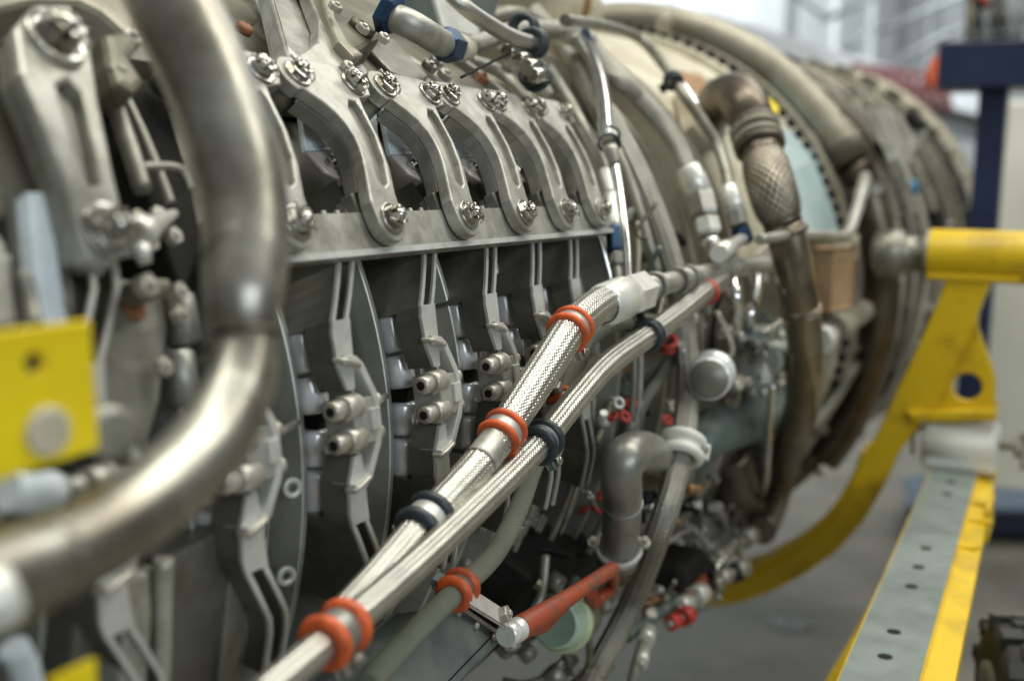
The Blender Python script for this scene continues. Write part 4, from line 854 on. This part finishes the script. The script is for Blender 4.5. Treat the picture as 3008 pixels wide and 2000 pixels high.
# mint green cap
mc=thing('mint_cap','round pale mint green plastic cap with a dark dull face under the red handle','cap',K(1640,1835,.55))
a=K(1656,1824,.53); d=((CAM-a).normalized()-RT*.30-UP*.10).normalized(); q=rpx(172,a)
mk('cap_rim',lathe(a,d,[(-.03,q*.86),(-.004,q*.9),(0,q*1.05),(.004,q*1.08),(.009,q*1.05),(.011,q*.96)],40),'mintyel',mc)
mk('cap_wall',lathe(a,d,[(.008,q*.97),(.014,q*.95),(.032,q*.83),(.035,q*.80),(.0355,q*.74),(.0352,0)],40),'mint',mc)
mk('cap_face',lathe(a,d,[(.0358,0),(.0358,q*.735),(.0370,q*.735),(.0366,q*.70),(.0366,0)],36),'minface',mc)
mk('neck',lathe(a-d*.07,d,[(0,q*.8),(.06,q*.8)],26),'olive',mc)
# valve block
vb=thing('valve_block','pale green grey valve block with a round silver cap facing the camera','valve',K(2180,1060,.55))
a=K(2160,1062,.535); b=K(2080,1104,.548); d=(b-a).normalized(); d=(d+V((.3,-.75,0))).normalized(); q=rpx(128,b)
b=K(2085,1108,.548)
mk('cap_body',lathe(b-d*.02,d,[(-.05,q*.72),(-.035,q*.72),(-.03,q*1.1),(-.012,q*1.1),(-.010,q*.92),(.0,q*.9),(.002,q*1.0),(.016,q*1.02),(.036,q*1.0),(.040,q*.94),(.0405,0)],34),'roller',vb)
mk('cap_face',lathe(b-d*.02,d,[(.0407,0),(.0407,q*.9),(.0415,q*.89),(.0415,0)],30),'capface',vb)
c=K(2205,1040,.52)
mk('block_body',[box(c,V((.034,0,0)),V((0,.07,0)),V((0,0,.040)),.008),box(c+V((.02,-.02,-.03)),V((.025,0,0)),V((0,.03,0)),V((0,0,.02)),.005),box(c+V((.01,.05,.012)),V((.035,0,0)),V((0,.025,0)),V((0,0,.02)),.005),lathe(c+V((.036,-.05,.0)),(0.1,1,0),[(0,.02),(.004,.026),(.05,.026),(.054,.02),(.11,.02)],24)],'valvepaint',vb)
mk('blue_gasket',box(K(2180,985,.535),V((.03,0,0)),V((0,.050,0)),V((0,0,.0015)),.001),'tank',vb)
for k,(u,v_) in enumerate(((2190,1000),(2235,1010),(2265,1050),(2250,1110),(2210,1130),(2280,1090),(2225,1160),(2180,1140))):
    p=K(u,v_,.56); mk('screw',lathe(p-V((.02,0,0)),(1,-.4,.3),[(0,.008),(.02,.008),(.022,.006)],12),'bolt' if k%2 else 'cast',vb)
ct=thing('cap_tubes','two bright tubes dropping from the fitting rail into the valve block','tube',K(2160,960,.54))
mk('tube_wall',tube(kp([(2150,825,.54),(2158,870,.545),(2166,905,.545),(2160,945,.54),(2156,985,.535)]),.0115,18,8),'chrome',ct)
mk('tube_wall',tube(kp([(2220,810,.54),(2218,860,.545),(2205,910,.545),(2196,950,.54),(2192,985,.535)]),.0095,18,8),'chrome',ct)
# dark green tank pipe and neighbours
pipe('green_duct','wide dark green coated duct behind the long curving hose',[(2420,1140,.50),(2280,1195,.515),(2180,1240,.52),(2090,1275,.515),(2030,1330,.50),(1990,1390,.48)],[120,130,136,134,128,120],'tank',part='duct_wall')
bc=thing('brown_canister','shiny dark brown canister below the green duct','canister',K(2165,1430,.52))
a,b=K(2140,1330,.50),K(2180,1510,.535); q=rpx(126,b)
mk('canister_body',lathe(a,b-a,[(-.01,q*.75),(0,q*.95),(.006,q),((b-a).length*.8,q),((b-a).length*.85,q*1.06),((b-a).length,q*1.06),((b-a).length+.004,q*.9)],32),'duct',bc)
mk('foot_ring',ring(b,b-a,q*.9,q*1.15,.008,30),'lever_dull',bc)
gx=thing('gearbox','grey cast accessory gearbox with ribs behind the long curving hose','gearbox',K(2030,1540,.5))
c=K(2040,1545,.49); 
mk('housing',[box(c,V((.05,0,0)),V((0,.07,0)),V((0,0,.045)),.014),box(c+V((.035,-.02,-.03)),V((.03,0,0)),V((0,.05,0)),V((0,0,.03)),.01),box(c+V((-.03,.10,-.04)),V((.06,0,0)),V((0,.14,0)),V((0,0,.05)),.012)],'cast',gx)
mk('lower_case',[box(K(1950,1700,.44),V((.05,0,0)),V((0,.06,0)),V((0,0,.045)),.012),lathe(K(1990,1690,.46),(.5,.7,-.1),[(-.05,.02),(-.045,.035),(.02,.035),(.022,.028),(.06,.028)],24)],'black',gx)
for k in range(46):
    u=rng.uniform(1880,2130); v_=rng.uniform(1420,1790)-(u-2000)*.35; r=rng.uniform(.48,.54); p=K(u,v_,r); dd_=V((rng.uniform(.2,1),rng.uniform(-1,1),rng.uniform(-.6,.8))).normalized()
    c_=rng.random()
    if c_<.35: g=[lathe(p-dd_*.02,dd_,[(0,.006),(.012,.006),(.012,.009),(.022,.009),(.023,.006),(.032,.006)],12)]; nm='union_fitting'
    elif c_<.6: g=[lathe(p-dd_*.01,dd_,[(0,.009),(.010,.009),(.011,.006),(.018,.006)],6,smooth=False)]; nm='hex_plug'
    elif c_<.85:
        q=dd_.orthogonal()*.03; g=[tube([p-dd_*.04-q*.6,p-dd_*.015+q*.2,p+dd_*.02,p+dd_*.05-q*.5],rng.uniform(.0028,.005),10,5)]; nm='small_pipe'
    else: g=[box(p,dd_*.012,dd_.orthogonal().normalized()*.009,dd_.cross(dd_.orthogonal().normalized())*.007,.002)]; nm='block'
    mk(nm,g,rng.choice(['cast','lever','lever_dull','olive','black','white','duct','chrome']),gx)
for k,(u,v_) in enumerate(((1975,1480),(2040,1480),(2105,1490),(2110,1560),(1990,1600),(2080,1610),(1960,1660),(1925,1740))):
    p=K(u,v_,.535); hex_on(gx,p,V((.7,-.5,.4)),1.2,'bolt')
    mk('stud_boss',lathe(p-V((.03,-.02,.015)),V((.7,-.5,.4)),[(0,.011),(.036,.011),(.038,.009)],14),'cast',gx)
ac=thing('accessory_fittings','tangle of small unions, plugs, pipes and brackets round the gearbox and valve block','fittings',K(2080,1500,.5))
for (u0,u1,v0,v1,sl,r0,r1,n_) in ((1890,2190,1400,1760,-.4,.46,.545,46),(2130,2300,950,1170,0,.52,.565,26),(1880,2130,880,1010,0,.46,.51,16),(1740,1900,1050,1300,0,.425,.46,16),(2230,2420,1250,1420,-.3,.50,.56,14),(1850,2010,620,860,0,.47,.495,12)):
    for k in range(n_):
        u=rng.uniform(u0,u1); v_=rng.uniform(v0,v1)+(u-(u0+u1)/2)*sl; r=rng.uniform(r0,r1); p=K(u,v_,r); dd_=V((rng.uniform(.2,1),rng.uniform(-1,1),rng.uniform(-.6,.8))).normalized()
        c_=rng.random(); o_n=dd_.orthogonal().normalized()
        if c_<.3: g=[lathe(p-dd_*.02,dd_,[(0,.005),(.010,.005),(.010,.008),(.019,.008),(.020,.005),(.030,.005)],12)]; nm='union_fitting'
        elif c_<.5: g=[lathe(p-dd_*.01,dd_,[(0,.008),(.009,.008),(.010,.005),(.016,.005)],6,smooth=False)]; nm='hex_plug'
        elif c_<.85:
            q=o_n*.03; e_=V((0,rng.uniform(-.05,.05),rng.uniform(-.07,.07))); g=[tube([p-e_-q*.8,p-e_*.4+q*.1,p+e_*.3,p+e_-q*.6],rng.uniform(.002,.0045),10,6)]; nm='small_pipe'
        else: g=[box(p,dd_*.014,o_n*.008,dd_.cross(o_n)*.004,.0015)]; nm='bracket_tab'
        mk(nm,g,rng.choice(['cast','lever','lever_dull','olive','black','white','tank','chrome','brown','bolt','beige']),ac)
# lines of knurled connectors
def beads(name,label,a,b,n_,wd,m,cat='connector',core='lever'):
    a,b=K(*a),K(*b); t=thing(name,label,cat,a,'knurled connectors at the lower edge of the engine'); l=(b-a).length; q=rpx(wd,a)
    mk('connector_shaft',lathe(a,b-a,[(0,q*.5),(l,q*.5)],14),core,t)
    for k in range(n_):
        o=a.lerp(b,(k+.5)/n_); mk('knurled_nut',tube([o-(b-a).normalized()*l/n_*.3,o+(b-a).normalized()*l/n_*.3],q*(1 if k<n_-1 else 1.25),24,2,ribs=24,amp=.12),m,t)
beads('connector_row','upper row of four knurled bright connectors at the lower right of the engine',(2040,1680,.53),(2215,1565,.54),4,52,'lever')
beads('connector_row','lower row of two knurled bright connectors under the longer row',(2100,1705,.54),(2195,1660,.545),2,50,'lever')
beads('connector_row','pale connector with a white collar at the lower end of the hose cluster',(1880,1960,.54),(1905,1840,.545),2,46,'white')
beads('connector_row','pair of chrome and white connectors beside the red sleeve',(1985,1790,.55),(2070,1735,.55),2,58,'white')
beads('connector_row','dark red ended connector hanging under the white connectors',(1960,1835,.55),(2030,1800,.55),2,50,'redbright')
t_,P_,_=pipe('sleeve_tube','pale green sleeve tube among the lower connectors',[(1840,1870,.54),(1900,1825,.545),(1960,1785,.55),(2000,1758,.55)],34,'tank','tube',18); 
pipe('red_sleeve','dark red sleeve above the white connectors',[(2010,1770,.55),(2040,1735,.553),(2066,1700,.553)],36,'red','tube',18,part='sleeve_wall')
pipe('drain_tube','grey tube running down to the bottom edge below the white collar',[(1898,1850,.545),(1875,1925,.54),(1858,1990,.54),(1850,2060,.54)],30,'lever_dull','tube',16)
pipe('thin_drop_tube','thin bright tube dropping in front of the dark duct end',[(2268,1130,.58),(2262,1230,.58),(2255,1330,.58),(2248,1420,.58),(2214,1502,.575),(2155,1560,.57)],20,'chrome','tube',14)
pipe('loop_tube','small grey looped tube beside the gearbox',[(2090,1490,.55),(2120,1510,.553),(2130,1560,.553),(2105,1620,.55),(2070,1655,.55)],18,'lever','tube',12)
pipe('dark_loop','thin dark green wire loop below the connectors',[(2050,1700,.56),(2098,1715,.56),(2105,1750,.56),(2080,1785,.56),(2030,1790,.56)],8,'tank','wire',8,part='wire_core')
kn=thing('knurled_knob','small knurled knob hanging under the thin bright drop tube','knob',K(2240,1516,.57)); p=K(2240,1520,.57)
mk('knob_body',tube([p+V((0,0,.02)),p,p-V((0,0,.016))],.010,20,2,ribs=20,amp=.15),'olive',kn)
for u,v_,lb in ((1990,1215,'red tipped clip cluster beside the curving hose'),(1830,1205,'cluster of small red clips on a wire behind the slimmer hose'),(2090,1345,'red and white clips between the green duct and brown canister'),(1745,1480,'small red clip left of the grey pipe bend')):
    t=thing('red_clips',lb,'clip',K(u,v_,.47),'small red clips among the pipes')
    for k in range(4):
        p=K(u-30+18*k,v_+(-22 if k%2 else 18),.475); d=V((rng.uniform(-1,1),rng.uniform(-1,1),rng.uniform(-1,1)))
        mk('clip_loop',torus(p,d,.006,.0024,16,8),'redbright' if k%4!=1 else 'white',t)
    mk('clip_stem',tube([K(u-35,v_-40,.465),K(u,v_,.47),K(u+25,v_+50,.465)],.0022,8,5),'bolt',t)
# dark rear accessory pipes below the bronzed duct
pipe('lower_duct','dark duct end with a pale band below the bronzed duct',[(2330,1260,.58),(2312,1330,.575),(2290,1400,.57),(2265,1490,.56),(2240,1560,.54)],[96,92,92,88,80],'duct',part='duct_wall')
fr=thing('strut_frame','triangular pale strut frame standing right of the bronzed duct','frame',K(2480,1100,.62))
for L in ([(2420,985,.56),(2480,945,.57),(2545,900,.575)],[(2550,905,.575),(2535,1020,.575),(2450,1170,.575),(2380,1255,.57)],[(2480,1030,.57),(2530,1020,.572)],[(2395,1250,.57),(2470,1290,.56),(2530,1270,.55)]):
    mk('strut',tube(kp(L),.013 if len(L)!=2 else .009,14,8),'lever_dull',fr)
mk('sleeve_joint',lathe(K(2405,1000,.56),K(2460,960,.565)-K(2405,1000,.56),[(0,.022),(.004,.027),(.03,.027),(.034,.023),(.06,.023)],22),'white',fr)
mk('strut_cover',tube(kp([(2450,968,.565),(2500,935,.57),(2550,905,.575)]),[.026,.022],18,6),'beige',fr)
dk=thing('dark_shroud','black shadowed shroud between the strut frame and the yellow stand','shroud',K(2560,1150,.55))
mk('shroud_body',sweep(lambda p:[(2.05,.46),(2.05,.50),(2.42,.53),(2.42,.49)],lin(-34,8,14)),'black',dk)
# ================================================================== YELLOW ENGINE STAND
YS=2.45
ys=thing('engine_stand','yellow engine stand arm with a horizontal sleeve, holed gusset and curved cradle band','stand',YP(2150,1760,YS))
Yf=lambda q: YP(q[0],q[1],YS)
o_=Yf((2560,1000))
def splate(name,L,dp,yoff=0.,holes=(),m='yellow',bev=.004):
    o=[((Yf(q)-o_).x,(Yf(q)-o_).z) for q in L]; ar=sum(o[i-1][0]*o[i][1]-o[i][0]*o[i-1][1] for i in range(len(o)))
    if ar<0: o=o[::-1]
    hs=[circ((Yf((hx,hy))-o_).x,(Yf((hx,hy))-o_).z,hr,n=24) for hx,hy,hr in holes]
    return mk(name,plate(o,hs,dp,flat(o_+V((0,yoff,0)),(1,0,0),(0,0,1),(0,1,0)),bev),m,ys)
splate('arm',[(2795,790),(2930,790),(2888,885),(2872,930),(2872,945),(2812,1060),(2755,1180),(2735,1205),(2640,1330),(2590,1420),(2500,1420),(2545,1330),(2585,1260),(2640,1145),(2700,1020),(2760,885)],.075)
splate('gusset',[(2872,938),(2895,1010),(2918,1070),(2928,1110),(2926,1180),(2918,1212),(2690,1195)],.02,-.018,((2845,1130,.0265),))
splate('gusset_foot',[(2676,1196),(2928,1190),(2930,1222),(2690,1226)],.11,.0)
# curved cradle band
NB_=26; top=[(2528,1385),(2495,1448),(2460,1500),(2405,1560),(2330,1615),(2240,1662),(2165,1690)]; bot=[(2640,1330),(2600,1420),(2540,1525),(2465,1608),(2380,1668),(2290,1718),(2190,1755),(2090,1772)]
splate('cradle_band',[(2545,1330)]+top+[(2080,1720)]+bot[::-1],.07)
splate('cradle_inner_lip',[(2550,1320)]+top+[(2080,1716),(2080,1700)]+[(x-10,y-16) for x,y in top[::-1]]+[(2538,1312)],.11,.02)
a=Yf((2738,748)); q=rpx(152,a)
mk('sleeve',lathe(a,(1,0,0),[(-.010,q*.62),(-.008,q*.94),(0,q),(1.2,q),(1.2,q*.6)],48),'yellow',ys)
mk('pivot_pin',lathe(a,(-1,0,0),[(0,.048),(.012,.048),(.016,.034),(.05,.034),(.052,.045),(.10,.045),(.11,.03)],24),'lever_dull',ys)
mk('sleeve_seat',box(Yf((2862,812)),(.082,0,0),(0,.045,0),(0,0,.006),.003),'yellow',ys)
rb=thing('nylon_roller','white nylon roller block under the yellow gusset plate','roller',Yf((2822,1300)))
c=Yf((2822,1298)); 
mk('roller_body',lathe(c+V((-.068,-.01,0)),(1,0,0),[(0,.030),(.004,.047),(.132,.047),(.136,.030)],30),'nylon',rb)
mk('roller_block',box(c+V((0,.0,-.006)),(.069,0,0),(0,.05,0),(0,0,.045),.014),'nylon',rb)
mk('side_screw',[lathe(c+V((.068,0,0)),(1,0,.05),[(0,.008),(.05,.008)],12),lathe(c+V((.095,0,.0)),(1,0,.05),[(0,.02),(.012,.02),(.014,.014)],8),tube([c+V((.11,0,.03)),c+V((.112,0,0)),c+V((.116,-.01,-.04))],.007,10,4)],'beige',rb)
mk('hook',tube([c+V((-.068,-.02,.03)),c+V((-.085,-.02,.01)),c+V((-.085,-.02,-.03))],.004,8,4),'bolt',rb)
# long grey topped beam coming toward the camera
yb=thing('support_beam','long yellow beam with a grey top dotted with black discs for holes running toward the camera','beam',ZP(2600,1900,1.0))
zt=YP(2738,1373,YS-.02).z
p0,p1=ZP(2738,1373,zt),ZP(2878,1378,zt); q0,q1=ZP(2425,2080,zt),ZP(2683,2080,zt)
def prism(name,a,b,c_,d,h,m,parent):
    vs=[a,b,c_,d,a-V((0,0,h)),b-V((0,0,h)),c_-V((0,0,h)),d-V((0,0,h))]
    return mk(name,(vs,[(0,1,2,3),(7,6,5,4),(0,4,5,1),(1,5,6,2),(2,6,7,3),(3,7,4,0)],False,None),m,parent)
wv=(p1-p0); up=V((0,0,.003))
prism('beam_body',p0-wv*.02,p1+wv*.0,q1+(q1-q0)*.0,q0-(q1-q0)*.02,.16,'yellow',yb)
prism('grey_top',p0+wv*.012+up,p1-wv*.025+up,q1-(q1-q0)*.025+up,q0+(q1-q0)*.012+up,.0028,'railgrey',yb)
e1=ZP(2932,1360,zt-.01); e2=ZP(2790,2080,zt-.01)
prism('side_flange',p1-up*2,e1,e2,q1-up*2,.02,'yellow',yb)
for (u,v_) in ((2794,1415),(2783,1450),(2720,1610),(2698,1665),(2677,1722),(2626,1855),(2600,1928)):
    p=ZP(u,v_,zt+.003); mk('hole_disc',lathe(p,(0,0,1),[(-.002,.0085),(.0008,.0085),(.0012,.006)],14),'black',yb)  # flush black discs put the shade of open holes into the colour
for k,(u,v_) in enumerate(((2880,1480),(2882,1530),(2838,1605))):
    p=ZP(u,v_,zt-.006); mk('side_tab',box(p,V((.016,0,0)),V((.003,.010,0)),(0,0,.003),.001),'yellow',yb)
mk('side_clip',box(ZP(2905,1520,zt-.02),(.004,0,0),(0,.06,0),(0,0,.03),.003),'yellow',yb)
leg=thing('stand_leg','slanting yellow leg of the stand seen left of the grey topped beam','leg brace',ZP(2440,1980,.2))
mk('leg_body',tube([D(2660,1660,2.0),D(2570,1830,1.95),D(2475,2000,1.9),D(2410,2110,1.88)],[.020,.024],4,3,smooth=False),'yellow',leg)
# ================================================================== WORKSHOP BACKGROUND
bs=thing('blue_gantry','dark navy blue post with a wide crossbeam behind the yellow stand','post',YP(2900,1900,3.9))
a=YP(2924,240,3.9); b=YP(2826,1500,3.9)
mk('post',box((a+b)*.5,(.040,0,0),(0,.040,0),(a-b)*.5,.004),'navy',bs)
c=YP(2990,197,3.9)
mk('crossbeam',box(c+V((.02,-.0,0)),(.23,0,0),(0,.12,0),(0,0,.066),.006),'navy',bs)
bt=thing('blue_trolley','low slate blue trolley deck with a dark navy side on the floor','trolley',YP(2850,1600,3.4))
dt=1.48/-ray(2700,1600).z; z1=1.5+ray(2700,1490).z*dt
prism('deck',ZP(2655,1400,z1),ZP(3200,1330,z1),ZP(3300,1500,z1),ZP(2665,1485,z1),.02,'slate',bt)
prism('skirt',ZP(2662,1430,z1-.0225),ZP(3200,1380,z1-.0225),ZP(3300,1496,z1-.0225),ZP(2672,1482,z1-.0225),z1-.06,'navy',bt)
wp=thing('cream_panel','tall cream coloured panel at the right edge behind the yellow stand','panel board',YP(2990,1400,4.4))
a=YP(2936,300,4.4); b=YP(2952,1430,4.4)
mk('board',box(V((a.x+.55,4.4,(a.z+b.z)/2)),(.55,0,0),(0,.03,0),(0,0,(a.z-b.z)/2),.01),'wallcream',wp)
ty=thing('caster_wheel','black chunky rubber caster wheel at the bottom right corner','wheel',ZP(2930,1960,.05))
c=D(2968,2035,1.75); ax_=V((.95,.3,0)).normalized()
mk('tyre',lathe(c-ax_*.03,ax_,[(0,.05),(0,.085),(.01,.1),(.05,.1),(.06,.085),(.06,.05)],40),'tyre',ty)
for k in range(22):
    a=2*math.pi*k/22; u=ax_.orthogonal().normalized(); v_=ax_.cross(u); rdir=u*math.cos(a)+v_*math.sin(a)
    mk('tread_block',box(c+rdir*.101+ax_*(.012 if k%2 else -.012),ax_*.016,ax_.cross(rdir)*.009,rdir*.008,.002),'tyre',ty)
mk('hub',lathe(c-ax_*.036,ax_,[(0,.02),(0,.045),(.07,.045),(.07,.02)],20),'box',ty)
sn=thing('floor_stain','small dark oval oil stain on the concrete floor','stain',ZP(2330,1835,.004))
so=ZP(2325,1838,.0); mk('stain_film',plate([(.075*math.cos(a)*(1+.12*math.sin(5*a)),.06*math.sin(a)*(1+.15*math.cos(3*a))) for a in lin(0,2*math.pi*.97,28)],[],.003,flat(so+V((0,0,.004)),RT,V((-RT.y,RT.x,0)),(0,0,1))),'stain',sn)
# hangar wall and roof trusses
wd=V((-math.sin(R(-6.7)),math.cos(R(-6.7)),0)); wn=V((wd.y,-wd.x,0)); wo=V((-6.2,6,0))
wl=thing('hangar_wall','white hangar wall with pale rails, blurred, behind the engine','wall',wo)
mk('wall_sheet',box(wo+wd*16+V((0,0,4.5))-wn*.1,wd*30,wn*.1,(0,0,4.5)),'wall',wl)
wl['kind']='structure'
for z,h,m in ((3.1,.05,'truss'),(1.5,.05,'truss')):
    mk('wall_rail',box(wo+wd*16+wn*.16+V((0,0,z)),wd*28,wn*.10,(0,0,h)),m,wl)
for k in range(16):
    mk('wall_post',box(wo+wd*(-6+2.2*k)+wn*.10+V((0,0,4.4)),wd*.06,wn*.06,(0,0,4.4)),'truss' if k%3==0 else 'wall',wl)
ew=thing('end_wall','white end wall of the hangar far behind the engine','wall',V((0,30,0))); ew['kind']='structure'
mk('wall_sheet',box(V((6,30,4.5)),(16,0,0),(0,.1,0),(0,0,4.5)),'wall',ew)
gb2=thing('crane_rail','long pale horizontal crane rail receding behind the engine at the top right','rail',D(2080,100,8.))
a=D(2040,90,8.); r2=ray(2900,322); b=CAM+r2*((a.z-1.5)/r2.z); wv_=(b-a)
mk('rail_beam',box((a+b)*.5,wv_*.5,V((0,0,1)).cross(wv_).normalized()*.10,(0,0,.12),.01),'wall',gb2)
mk('rail_lip',box((a+b)*.5-V((0,0,.14)),wv_*.5,V((0,0,1)).cross(wv_).normalized()*.16,(0,0,.015),.004),'truss',gb2)
for k in range(10):
    p=a.lerp(b,.05+.1*k)-V((0,0,.30)); mk('hanger',box(p,wv_.normalized()*(.10+.05*k),V((0,0,1)).cross(wv_).normalized()*.05,(0,0,.12),.01),'truss' if k%2 else 'railgrey',gb2)
rf=thing('roof_frame','pale sloping roof struts in front of the white hangar wall, top right','truss',V((-4,14,5)))
for (a,b) in (((2420,60),(2680,-60)),((2580,95),(2840,-20)),((2480,160),(2560,80)),((2740,125),(2900,50)),((2330,-20),(2440,60)),((2620,190),(2780,100))):
    mk('strut',tube([D(*a,12.),D(*b,12.)],.032,8,2),'truss',rf)
rk=thing('red_rack','blurred red tube rack standing along the far wall','rack',D(2640,260,10.))
T['rackred']=mat('faded_red_paint',(.42,.17,.18),0,.5)
for k in range(9): mk('rack_bar',tube([D(2520+32*k,190+8*k,10.),D(2550+30*k,268+8*k,10.)],.035,8,2),'rackred',rk)
for dy in (0,40): mk('rack_rail',tube([D(2500,190+dy,10.),D(2790,235+dy,10.)],.03,8,2),'rackred',rk)
oh=thing('orange_hook','orange red hook shape hanging left of the navy crossbeam','hook',D(2760,200,6.))
mk('hook_body',tube([D(2800,170,6.),D(2768,190,6.),D(2755,225,6.),D(2755,255,6.)],[.05,.07],12,6),'orange',oh)
sh=thing('shelf_clutter','dark cluttered frame above the navy crossbeam in the top right corner','frame',D(2920,60,5.))
for k in range(7): mk('frame_bar',tube([D(2850+22*k,-20,5.),D(2845+25*k,130,5.)],.018,8,2),rng.choice(['olive','truss','tyre']),sh)
for k in range(4): mk('frame_bar',tube([D(2840,10+32*k,5.),D(3020,0+30*k,5.)],.016,8,2),rng.choice(['truss','tyre']),sh)
mk('red_coil',torus(D(2875,0,5.),V((.6,.3,.8)),.035,.018,20,8),'red',sh)
